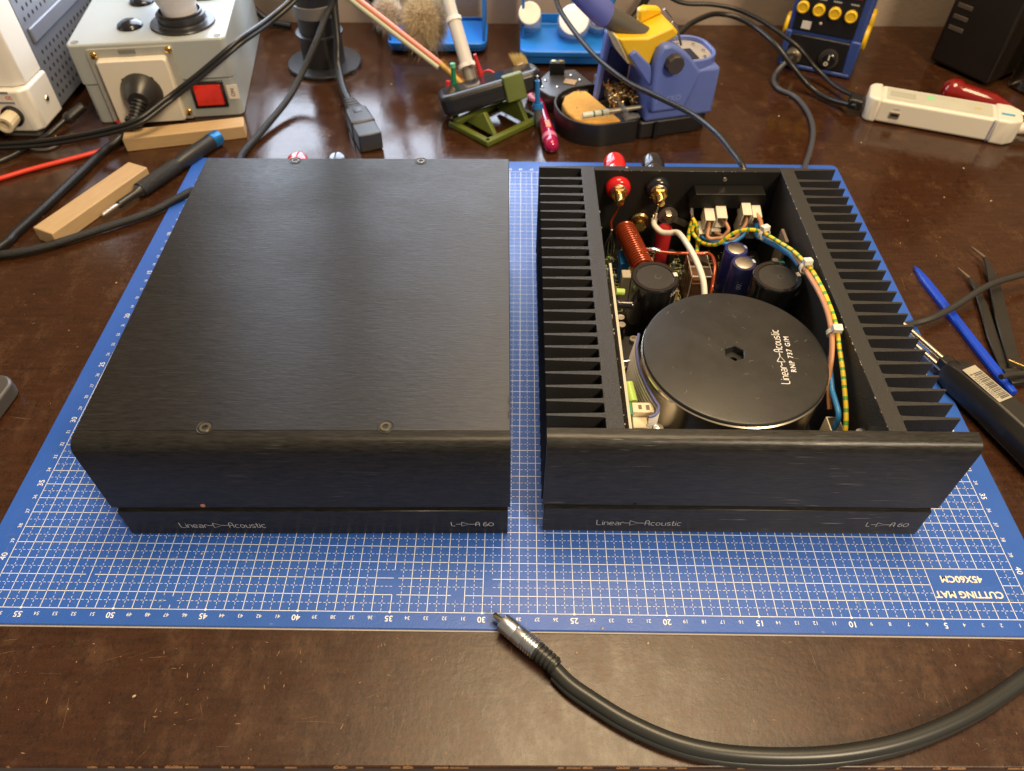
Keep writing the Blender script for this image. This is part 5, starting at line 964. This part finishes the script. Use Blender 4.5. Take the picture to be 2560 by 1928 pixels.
a, b, c = Vector((0.0636, 0.4908, 0.0232)), Vector((0.0885, 0.4965, 0.0245)), Vector((0.1215, 0.5040, 0.0262)); d = (b-a).normalized()
MB().tube([a, b], 0.0027, 14).build('pale_end', mat('pale mint plastic', (0.56, 0.58, 0.46), 0.4), ts); MB().tube([b, c], [0.0026, 0.0020], 14).build('shaft', mat('brushed grey shaft', (0.30, 0.27, 0.20), 0.4, 0.5), ts)
for t in (0.0100, 0.0180): MB().tube([a+d*t, a+d*(t+0.0018)], 0.0029, 14).build('green_ring', mat('dark green ring', (0.05, 0.11, 0.06), 0.4), ts)
cable('iron_lead', 'long black lead hanging across the soldering stand to the open amplifier back', [(0.0300, 0.625, 0.120), (0.0345, 0.600, 0.1020), (0.0395, 0.5800, 0.0883), (0.0535, 0.5500, 0.0782), (0.0736, 0.5100, 0.0706), (0.0973, 0.4700, 0.0684), (0.1158, 0.4400, 0.0717), (0.1440, 0.4000, 0.0751), (0.1581, 0.3650, 0.0781), (0.1660, 0.3380, 0.0775), (0.1705, 0.3200, 0.0762), (0.172, 0.316, 0.070), (0.172, 0.315, 0.05)], 0.0023, RUB2)

# ---- storage bins, bottles and fluffy brushes at the back
BIN = mat('bright blue bin plastic', (0.010, 0.150, 0.50), 0.34, var=0.05, vscale=20)
def bin_(label, x0, x1, y0, depth, lip, back, ws_=0.03):
    o = thing('storage_bin', label, 'storage bin', (0, 0, Z0), 0, 'blue stacking bins')
    ringwall(MB(), rrect(x0, x1, y0, y0+depth, 0.010, 6), rrect(x0+0.002, x1-0.002, y0+0.002, y0+depth-0.002, 0.009, 6), 0.004, lip).build('shell', BIN, o, bevel=0.0006)
    pr_ = rrect(x0-0.0015, x1+0.0015, y0-0.0025, y0+0.060, 0.010, 6); MB().prism(pr_, lip-0.006, lip-0.0002).build('front_lip', BIN, o, bevel=0.001)
    for xx in (x0, x1-0.003): MB().prism([(y0+ws_, lip), (y0+depth, lip), (y0+depth, back), (y0+ws_+0.012, back)], xx, xx+0.003, Matrix(((0, 0, 1, 0), (1, 0, 0, 0), (0, 1, 0, 0), (0, 0, 0, 1)))).build('side_wall', BIN, o, bevel=0.0008)
    return o
bin_('blue stacking bin holding white-capped bottles, behind the circuit gadget', 0.0050, 0.1060, 0.6440, 0.100, 0.0185, 0.085)
bin_('blue stacking bin partly hidden behind the fluffy brushes', -0.1450, -0.0360, 0.6720, 0.070, 0.0140, 0.085, 0.003)
BOT = mat('translucent bottle plastic', (0.46, 0.49, 0.54), 0.28, var=0.08, alpha=0.6); CAP = mat('ivory bottle cap', (0.74, 0.68, 0.56), 0.5, var=0.05); CAPW = mat('white bottle cap', (0.78, 0.77, 0.78), 0.45, var=0.04)
def bottle(label, p, r_, h, cr_, cap):
    o = thing('bottle', label, 'bottle', p, (R(52), 0, R(-3)), 'capped bottles in the blue bin')
    MB().lathe([(0, 0), (r_*0.92, 0), (r_, 0.002), (r_, h*0.80), (r_*0.95, h*0.89), (cr_*0.95, h*0.935)], 32).build('body', BOT, o)
    MB().lathe([(cr_, h*0.935), (cr_*1.02, h*0.945), (cr_*1.02, h*0.99), (cr_*0.95, h), (cr_*0.5, h*1.001), (0, h*1.0015)], 36).build('cap', cap, o, angle=30)
bottle('translucent bottle with an ivory cap, leftmost in the blue bin', (0.0155, 0.7160, 0.0120), 0.0130, 0.050, 0.0118, CAP)
bottle('largest translucent bottle with a white cap in the blue bin', (0.0640, 0.7060, 0.0110), 0.0180, 0.046, 0.0158, CAPW)
bottle('translucent bottle with a white cap beneath the soldering iron', (0.0925, 0.7150, 0.0090), 0.0115, 0.046, 0.0085, CAPW)
def fluff(label, c, r_, n, seed, m, droop):
    o = thing('fluffy_brush', label, 'brush', (0, 0, 0), 0, 'fluffy brush heads'); g = random.Random(seed); mb = MB(); c = Vector(c)
    for i in range(n):
        d_ = Vector((g.gauss(0, 1), g.gauss(0, 1), g.gauss(0, 1))).normalized(); l = r_*g.uniform(0.62, 1.0)*(1.35 if d_.z < -0.6 and g.random() < 0.35 else 1)
        p0_ = c+d_*r_*0.25; p2_ = c+d_*l+Vector((0, 0, -droop*g.random())); p1_ = (p0_+p2_)/2+Vector((g.gauss(0, 1), g.gauss(0, 1), g.gauss(0, 1)))*r_*0.13
        s_ = d_.cross(Vector((g.uniform(-1, 1), g.uniform(-1, 1), g.uniform(-1, 1)))).normalized()*0.00020
        mb.add([p0_+s_, p0_-s_, p1_-s_*0.8, p1_+s_*0.8, p2_], [(0, 1, 2, 3), (3, 2, 4)])
    mb.build('hair', m, o, smooth=False, kind='stuff')
    MB().lathe([(0, -r_*0.62), (r_*0.45, -r_*0.42), (r_*0.6, 0), (r_*0.45, r_*0.42), (0, r_*0.62)], 16, T(*c)).build('core', mat('matted brown fur', (0.26, 0.19, 0.11), 0.9), o)
    MB().tube([c+Vector((0, 0.004, r_*0.5)), c+Vector((0.004, 0.030, 0.085)), c+Vector((0.006, 0.045, 0.14))], [0.004, 0.005, 0.006], 12).build('handle', mat('dark brush handle', (0.05, 0.035, 0.025), 0.4), o)
fluff('larger tan fluffy brush head in front of the blue bin', (-0.0985, 0.6400, 0.0520), 0.0310, 11000, 3, mat('tan fur', (0.52, 0.41, 0.25), 0.7, var=0.35, vscale=120), 0.012)
fluff('smaller greyish fluffy brush head beside the tan one', (-0.1375, 0.6430, 0.0570), 0.0200, 4600, 5, mat('greyish fur', (0.58, 0.50, 0.43), 0.7, var=0.35, vscale=120), 0.006)

# ---- soldering station
SR = math.degrees(math.atan2(-0.0326, 0.0695))
sn = thing('soldering_station', 'blue and black soldering station with four round yellow buttons', 'soldering station', (0.2955, 0.6574, Z0), SR)
NB = mat('navy blue housing', (0.030, 0.060, 0.24), 0.4, var=0.08); FB = mat('black front panel', (0.010, 0.010, 0.011), 0.35, var=0.1)
MB().box(-0.0020, 0.0768, 0.0, 0.0880, 0.002, 0.135).build('housing', NB, sn, bevel=0.0040, seg=3)
MB().box(0.0040, 0.0668, -0.0035, 0.0, 0.0060, 0.0370).build('lower_panel', FB, sn, bevel=0.0012); MB().box(0.0035, 0.0672, -0.0020, 0.0, 0.0410, 0.130).build('upper_panel', FB, sn, bevel=0.0012)
MB().box(-0.0025, 0.0045, -0.0040, 0.0, 0.0020, 0.0400).build('corner_guard', NB, sn, bevel=0.0015); MB().box(0.0665, 0.0772, -0.0040, 0.0, 0.0020, 0.0400).build('corner_guard', NB, sn, bevel=0.0015); MB().box(0.0, 0.0755, -0.0045, 0.0, 0.0015, 0.0055).build('bottom_guard', NB, sn, bevel=0.0012)
for k, x in enumerate((0.0085, 0.0250, 0.0415, 0.0580)): MB().lathe([(0.0062, 0), (0.0062, 0.003), (0.0052, 0.0040), (0.0044, 0.0040), (0.004, 0.0034), (0, 0.0034)], 28, T(x, -0.0020, 0.0650-0.0004*k) @ MXZ).build('yellow_button', SYL, sn, angle=30)
for x in (0.0260, 0.0410, 0.0585): MB().box(x-0.0042, x+0.0042, -0.0022, -0.0020, 0.0742, 0.0758).build('worn_caption', mat('pale print', (0.30, 0.285, 0.26), 0.6, var=0.6, vscale=900), sn, smooth=False)
MB().box(0.0120, 0.0215, -0.0026, -0.0020, 0.0435, 0.0515).build('white_sticker', mat('white sticker', (0.62, 0.58, 0.54), 0.6, var=0.15, vscale=400), sn); MB().lathe([(0.0016, 0), (0, 0.0008)], 12, T(0.0305, -0.0021, 0.0515) @ MXZ).build('indicator', mat('pale lens', (0.6, 0.52, 0.45), 0.3), sn)
MB().box(0.0470, 0.0500, -0.0024, -0.0020, 0.0790, 0.0800).box(0.0440, 0.0640, -0.0024, -0.0020, 0.0800, 0.1000).build('red_display', mat('dull red display', (0.10, 0.016, 0.010), 0.3), sn)
kb = MB().lathe([(0.0100, 0), (0.0104, 0.002), (0, 0.002)], 28, T(0.0495, -0.0035, 0.0185) @ MXZ).build('switch_ring', mat('dark brown ring', (0.05, 0.042, 0.034), 0.5), sn)
MB().lathe([(0.0080, 0.002), (0.0078, 0.0055), (0.0066, 0.0065), (0, 0.0062)], 28, T(0.0495, -0.0035, 0.0185) @ MXZ).build('rocker', BLKP, kb)
v, f = textmesh('I', 0.0075, 0.0003); MB().add(v, f, T(0.0500, -0.0102, 0.0215) @ RX(90)).build('switch_mark', WHITE, kb, smooth=False); v, f = textmesh('O', 0.0055, 0.0003); MB().add(v, f, T(0.0485, -0.0102, 0.0148) @ RX(90)).build('switch_mark', WHITE, kb, smooth=False)
MB().lathe([(0.0085, 0), (0.0085, 0.006), (0.0060, 0.0075), (0.0060, 0.013), (0, 0.013)], 22, T(0.0130, -0.0035, 0.0160) @ MXZ).build('lead_socket', mat('tarnished metal socket', (0.30, 0.26, 0.19), 0.35, 0.9), sn, angle=30)
for x, dx in ((-0.0020, -1), (0.0768, 1)):
    for y in (0.012, 0.060): MB().lathe([(0.0125, 0), (0.0125, 0.003), (0.010, 0.0045), (0, 0.0045)], 24, axis((x, y, 0.0400), (dx, 0, 0))).build('yellow_bumper', SYL, sn, angle=35)
cable('station_lead', 'dark lead curling from the soldering station down the right of the desk', [(0.3030, 0.6400, 0.0140), (0.2950, 0.6330, 0.0130), (0.2840, 0.6240, 0.0060), (0.2785, 0.6120, 0.0005), (0.2810, 0.5940, 0.0002), (0.2945, 0.5760, 0.0002), (0.2990, 0.5407, 0.0002), (0.2941, 0.5056, 0.0002), (0.2817, 0.4700, 0.0002), (0.2711, 0.4455, 0.0012), (0.2600, 0.4150, 0.0028), (0.245, 0.37, 0.0028), (0.22, 0.335, 0.0028)], 0.0026, mat('blue grey lead', (0.055, 0.058, 0.070), 0.4))
cable('scope_lead', 'black lead arching from behind the stand down to the white probe box, nearer one', [(0.150, 0.585, 0.0480), (0.1660, 0.600, 0.0555), (0.1823, 0.6300, 0.0530), (0.2070, 0.6600, 0.0494), (0.2224, 0.6700, 0.0465), (0.2392, 0.6680, 0.0440), (0.2569, 0.6500, 0.0411), (0.2720, 0.6200, 0.0368), (0.2870, 0.6010, 0.0250), (0.3090, 0.5890, 0.0070), (0.3227, 0.5730, 0.0030), (0.3342, 0.5574, 0.0050), (0.3450, 0.5430, 0.0090)], 0.0028, RUB2)
cable('scope_lead', 'black lead running along the wall and down to the white probe box, further one', [(0.150, 0.700, 0.065), (0.1706, 0.7000, 0.0512), (0.1885, 0.7000, 0.0455), (0.2168, 0.7000, 0.0447), (0.2440, 0.6930, 0.0425), (0.2672, 0.6700, 0.0402), (0.2848, 0.6450, 0.0363), (0.3010, 0.6250, 0.0300), (0.3230, 0.6150, 0.0120), (0.3396, 0.5869, 0.0060), (0.3520, 0.5560, 0.0110)], 0.0024, RUB)
cable('wall_cable', 'black cable hanging down the wall above the blue iron, left of a pair', [(0.118, 0.748, 0.10), (0.115, 0.745, 0.050), (0.110, 0.745, 0.022)], 0.0030, RUB); cable('wall_cable', 'black cable slanting down the wall above the yellow holder, right of a pair', [(0.168, 0.745, 0.10), (0.158, 0.742, 0.055), (0.143, 0.735, 0.025), (0.120, 0.72, 0.0)], 0.0042, RUB)

# ---- white probe box with USB port
wb = thing('probe_interface', 'white plastic interface box with a USB port and a green dot', 'interface box', (0.3500, 0.5345, Z0), -20.3)
WBX = mat('glossy white casing', (0.72, 0.67, 0.57), 0.36, var=0.04)
MB().prism(rrect(0.012, 0.120, 0.0015, 0.0350, 0.003), 0.0015, 0.0240).build('casing', WBX, wb, bevel=0.0022, seg=3)
MB().prism([(0, 0.006), (0.004, 0.001), (0.0130, 0.0), (0.0130, 0.0365), (0.004, 0.0355), (0.0, 0.030)], 0.0005, 0.0252).build('end_cap', WBX, wb, bevel=0.0025, seg=3)
MB().prism([(0.1180, 0.0), (0.1320, 0.0), (0.1420, 0.008), (0.1420, 0.028), (0.1320, 0.0365), (0.1180, 0.0365)], 0.0005, 0.0252).build('end_cap', WBX, wb, bevel=0.0025, seg=3)
MB().prism(rrect(0.0170, 0.1150, 0.0060, 0.0310, 0.002), 0.0241, 0.0244).build('printed_panel', mat('pale grey green panel', (0.50, 0.49, 0.40), 0.4), wb)
MB().lathe([(0.0042, 0.0245), (0, 0.0247)], 20, T(0.0580, 0.0230, 0), cap=False).build('green_dot', mat('mint green sticker', (0.28, 0.66, 0.34), 0.4), wb)
MB().box(0.0980, 0.1045, 0.0175, 0.0200, 0.0245, 0.0246).build('yellow_mark', mat('yellow print', (0.55, 0.45, 0.05), 0.5), wb)
for k in range(3): MB().box(0.020, 0.044, 0.0225-0.004*k, 0.0235-0.004*k, 0.0245, 0.0246).build('printed_line', mat('faint grey print', (0.30, 0.29, 0.24), 0.5), wb)
MB().box(0.1220, 0.1340, 0.0120, 0.0160, 0.0253, 0.0254).build('maker_print', mat('cyan print', (0.05, 0.32, 0.50), 0.5), wb)
us = MB().box(0.0245, 0.0335, 0.0, 0.0016, 0.0085, 0.0140).build('usb_port', mat('usb shell', (0.45, 0.40, 0.32), 0.3, 0.8), wb)
MB().box(0.0255, 0.0325, -0.0003, 0.0, 0.0105, 0.0132).build('usb_slot', mat('dark hole', (0.004, 0.004, 0.004), 0.9), us)
um = MB(); um.box(0.0255, 0.0325, 0.0013, 0.00148, 0.0168, 0.0171).box(0.0275, 0.0278, 0.0013, 0.00148, 0.0160, 0.0169).box(0.0295, 0.0298, 0.0013, 0.00148, 0.0170, 0.0180); um.build('usb_symbol', mat('dark print', (0.05, 0.05, 0.05), 0.6), wb, smooth=False)
MB().box(0.1165, 0.1172, 0.0005, 0.0012, 0.002, 0.024).build('blue_seam', mat('blue line', (0.16, 0.20, 0.50), 0.5), wb)
srl = MB(); prof = [(0.0055, 0), (0.0055, 0.006)]
for k in range(8): prof += [(0.0054, 0.0062+0.0026*k), (0.0054, 0.0078+0.0026*k), (0.0042, 0.0080+0.0026*k), (0.0042, 0.0086+0.0026*k)]
prof += [(0.0030, 0.028), (0.0030, 0.08)]
srl.lathe(prof, 22, axis((0.1415, 0.018, 0.0120), (1, 0.35, 0))); srl.build('strain_relief', WBX, wb, angle=30)
pg_ = thing('black_plug', 'black moulded plug pushed into the left end of the white interface box', 'plug', (0, 0, 0))
MB().box(-0.0145, 0.0, -0.008, 0.008, -0.005, 0.006, T(0.3535, 0.5490, 0.0085) @ RZ(-20.3)).build('moulding', RUB, pg_, bevel=0.0022)
# ---- red screwdriver handle, dark box, clear cover
rh = thing('red_handle_driver', 'screwdriver with translucent red fluted handle behind the white interface box', 'screwdriver', (0, 0, 0))
a, b = Vector((0.4440, 0.5800, 0.0110)), Vector((0.5060, 0.5330, 0.0080)); d = b-a
MB().lathe([(0, 0), (0.0080, 0.0015), (0.0128, 0.007), (0.0132, 0.014), (0.0105, 0.020), (0.0112, 0.024), (0.0108, 0.050), (0.0070, 0.064), (0.0045, 0.072), (0, 0.0725)], 12, axis(a, d)).build('handle', mat('translucent red acetate', (0.24, 0.008, 0.006), 0.14, var=0.3, vscale=90, coat=0.5, trans=0.2), rh)
MB().tube([a+d.normalized()*0.072, a+d.normalized()*0.15], 0.0028, 12).build('blade', STEEL, rh)
db = thing('dark_cabinet', 'tall dark brown cabinet with three slots at the right back', 'cabinet', (0.5073, 0.6079, Z0), 35)
DKB = mat('dark brown casing', (0.012, 0.0095, 0.008), 0.35, var=0.15)
MB().box(0, 0.13, 0, 0.072, 0.003, 0.22).build('casing', DKB, db, bevel=0.0035, seg=3)
for k in range(3): MB().box(-0.0004, 0.0004, 0.0490, 0.0660, 0.040+0.0115*k, 0.0445+0.0115*k).build('slot', mat('grey slot lining', (0.075, 0.058, 0.045), 0.6), db, bevel=0.0018)
cc_ = thing('clear_cover', 'clear plastic cover with small screws at the far right edge', 'cover', (0.5480, 0.5750, Z0), 25)
MB().prism(rrect(0.0, 0.10, 0, 0.045, 0.012), 0.0, 0.085).build('clear_shell', CLEAR, cc_, bevel=0.003)
MB().prism(rrect(0.010, 0.09, 0.008, 0.037, 0.008), 0.003, 0.060).build('inner_part', mat('olive dark inside', (0.06, 0.045, 0.02), 0.5), cc_, bevel=0.002)
for z in (0.012, 0.050): MB().lathe([(0.0022, 0), (0.0016, 0.0014), (0, 0.0018)], 12, axis((0.004, 0.004, z), (-0.7, -0.7, 0))).build('cover_screw', STEEL, cc_)

# ---- right-hand tools
sp = thing('spudger', 'bright blue plastic spudger with pointed tip lying right of the mat', 'spudger', (0, 0, Z0))
a, b = Vector((0.3232, 0.3000, 0.0022)), Vector((0.3445, 0.1645, 0.0022)); d = (b-a).normalized(); s_ = Vector((-d.y, d.x, 0)); L2 = (b-a).length
prof = [(0, 0.0004), (0.006, 0.0019), (0.016, 0.0032), (0.022, 0.0034), (L2-0.015, 0.0038), (L2, 0.0026)]
vs = []; fs = []
for t, w_ in prof:
    p = a+d*t
    for sx, zz in ((-1, -0.0020), (1, -0.0020), (1, 0.0006), (0.6, 0.0020), (-0.6, 0.0020), (-1, 0.0006)): vs.append(p+s_*w_*sx+Vector((0, 0, zz*min(1, 0.35+t/0.012))))
for j in range(len(prof)-1): fs += [(j*6+i, j*6+(i+1) % 6, (j+1)*6+(i+1) % 6, (j+1)*6+i) for i in range(6)]
fs += [tuple(range(6))[::-1], tuple(5*6+i for i in range(6))]
MB().add(vs, fs).build('blade', mat('bright blue nylon', (0.004, 0.055, 0.56), 0.35, var=0.06), sp, bevel=0.0004)
tz = thing('tweezers', 'black angled tweezers with bare steel tips beside the blue spudger', 'tweezers', (0, 0, Z0))
TZ = mat('matte black coated steel', (0.026, 0.024, 0.021), 0.42, 0.2, var=0.25, vscale=120)
def arm(P, W_, z, tip):
    mb = MB(); vs = []; fs = []; n = len(P)
    for i, p in enumerate(P):
        p = Vector((*p, z)); q0 = Vector((*P[max(i-1, 0)], z)); q1 = Vector((*P[min(i+1, n-1)], z)); d_ = (q1-q0).normalized(); s2 = Vector((-d_.y, d_.x, 0))*W_[i]
        vs += [p+s2, p-s2, p-s2+Vector((0, 0, 0.0018)), p+s2+Vector((0, 0, 0.0018))]
    for i in range(n-1): fs += [(4*i+k, 4*i+(k+1) % 4, 4*i+4+(k+1) % 4, 4*i+4+k) for k in range(4)]
    fs += [(3, 2, 1, 0), tuple(4*(n-1)+k for k in range(4))]
    return mb.add(vs, fs)
P1 = [(0.3612, 0.2858), (0.3625, 0.2740), (0.3590, 0.2520), (0.3520, 0.2180), (0.3468, 0.1850)]; P2 = [(0.3818, 0.3090), (0.3808, 0.2960), (0.3770, 0.2780), (0.3650, 0.2350), (0.3530, 0.1850)]
arm(P1, [0.0012, 0.0024, 0.0034, 0.0040, 0.0030], 0.0018, 0).build('arm', TZ, tz, bevel=0.0004, seg=1); arm(P2, [0.0012, 0.0026, 0.0042, 0.0050, 0.0042], 0.0042, 0).build('arm', TZ, tz, bevel=0.0004, seg=1)
arm([(0.3568, 0.2976), (0.3612, 0.2858)], [0.0004, 0.0011], 0.0018, 1).build('steel_tip', STEEL, tz); arm([(0.3764, 0.3221), (0.3818, 0.3090)], [0.0004, 0.0011], 0.0042, 1).build('steel_tip', STEEL, tz)
MB().prism([(0.3440, 0.1840), (0.3580, 0.1860), (0.3560, 0.1720), (0.3440, 0.1700)], 0.0018, 0.0062).build('heel', TZ, tz, bevel=0.0006)
ht = thing('handled_tool', 'black plastic handled tool with twin steel shafts and a barcode sticker', 'tool', (0, 0, Z0))
a = Vector((0.3000, 0.1800, 0.0150)); d = Vector((0.0290, -0.0630, 0)).normalized(); s_ = Vector((-d.y, d.x, 0)); Mt = Matrix(((d.x, s_.x, 0, a.x), (d.y, s_.y, 0, a.y), (0, 0, 1, 0), (0, 0, 0, 1)))
HB = mat('scuffed black ABS', (0.019, 0.018, 0.016), 0.42, var=0.25, vscale=80, spots=((0.10, 0.09, 0.07), 300, 0.73))
prof = [(0.0, 0.0060, 0.004, 0.0160), (0.004, 0.0085, 0.002, 0.0200), (0.014, 0.0105, 0.0005, 0.0225), (0.040, 0.0105, 0.0, 0.0230), (0.060, 0.0130, 0.0, 0.0240), (0.085, 0.0155, 0.0, 0.0245), (0.130, 0.0160, 0.0, 0.0245), (0.17, 0.0150, 0.0, 0.0240)]
vs = []; fs = []
for t, w_, z0_, z1_ in prof:
    for sx, zz in ((-0.72, 0), (0.72, 0), (1, 0.22), (1, 0.72), (0.62, 1), (-0.62, 1), (-1, 0.72), (-1, 0.22)): vs.append((t, w_*sx, z0_+(z1_-z0_)*zz))
for j in range(len(prof)-1): fs += [(j*8+i, j*8+(i+1) % 8, (j+1)*8+(i+1) % 8, (j+1)*8+i) for i in range(8)]
fs += [tuple(range(8))[::-1], tuple((len(prof)-1)*8+i for i in range(8))]
MB().add(vs, fs, Mt).build('handle', HB, ht, bevel=0.0010)
MB().tube([Mt @ Vector((-0.001, 0, 0.0205)), Mt @ Vector((0.170, 0, 0.0255))], 0.0003, 6).build('mould_line', HB, ht)
MB().box(-0.006, 0.001, -0.0040, 0.0040, 0.0055, 0.0165, Mt).build('ferrule', BLACKM, ht, bevel=0.0012)
for s2, z in ((0.0021, 0.0125), (-0.0024, 0.0095)): MB().tube([Mt @ Vector((-0.046, s2, z)), Mt @ Vector((0.002, s2, z))], 0.0021, 14).build('steel_shaft', STEEL, ht)
stk = MB().box(0.0130, 0.0440, -0.0062, 0.0052, 0.02345, 0.02365, Mt @ T(0, 0, 0)).build('barcode_sticker', mat('foil sticker', (0.50, 0.47, 0.38), 0.4, 0.3, var=0.15), ht)
bc = MB(); x = 0.0185
while x < 0.0420:
    w_ = rnd.choice((0.0003, 0.0005, 0.0008)); bc.box(x, x+w_, -0.0025, 0.0045, 0.02366, 0.02372, Mt); x += w_+rnd.choice((0.0003, 0.0005, 0.0007))
bc.build('barcode_bars', mat('dark print', (0.05, 0.05, 0.05), 0.6), stk, smooth=False)
v, f = textmesh('8 722211632033', 0.0034, 0.0); MB().add(v, f, Mt @ T(0.0295, -0.0043, 0.02370)).build('barcode_digits', mat('dark print', (0.05, 0.05, 0.05), 0.6), stk, smooth=False)
cable('test_lead', 'grey black lead crossing the blue spudger and tweezers into the right heatsink', [(0.4420, 0.2960, 0.0140), (0.4120, 0.2840, 0.0125), (0.3949, 0.2768, 0.0120), (0.3755, 0.2696, 0.0120), (0.3576, 0.2608, 0.0115), (0.3309, 0.2437, 0.0080), (0.3116, 0.2329, 0.0060), (0.2971, 0.2286, 0.0040), (0.2830, 0.2250, 0.0040), (0.262, 0.222, 0.004)], 0.0025, mat('grey test lead', (0.030, 0.029, 0.026), 0.4))
cable('test_lead', 'short grey lead lying over the lower end of the blue spudger', [(0.4000, 0.1910, 0.0060), (0.3680, 0.1813, 0.0060), (0.3538, 0.1769, 0.0065), (0.3420, 0.1735, 0.0085), (0.3320, 0.1690, 0.0110)], 0.0019, mat('grey test lead', (0.030, 0.029, 0.026), 0.4))
pn = MB().tube([(0.3478, 0.1890, 0.0068), (0.3530, 0.1855, 0.0066), (0.3680, 0.1755, 0.0060)], [0.0010, 0.0011, 0.0010], 10).build('gold_pin', BRASS); tag(pn, 'small gold pin lying on the tweezers heel', 'pin')
dust = MB()                                     # crumbs of solder and dust on the desk and mat
for i in range(190):
    x, y = rnd.uniform(-0.45, 0.5), rnd.uniform(-0.07, 0.66); r_ = rnd.choice((0.0002, 0.0003, 0.0004, 0.0007)); on = MX0 < x < MX1 and MY0 < y < MY1
    if on and (rnd.random() < 0.75): continue
    dust.lathe([(0, -r_*0.4), (r_, 0), (r_*0.5, r_*0.7), (0, r_*0.8)], 5, T(x, y, (0.0001 if on else Z0)+r_*0.4) @ RZ(rnd.uniform(0, 90)) @ Matrix.Scale(rnd.uniform(0.5, 2.2), 4, (1, 0, 0)))
dd = dust.build('dust_crumbs', mat('pale crumbs', (0.46, 0.36, 0.22), 0.7, var=0.3), smooth=False); dd['kind'] = 'stuff'; dd['label'] = 'scattered pale crumbs and dust on the desk'
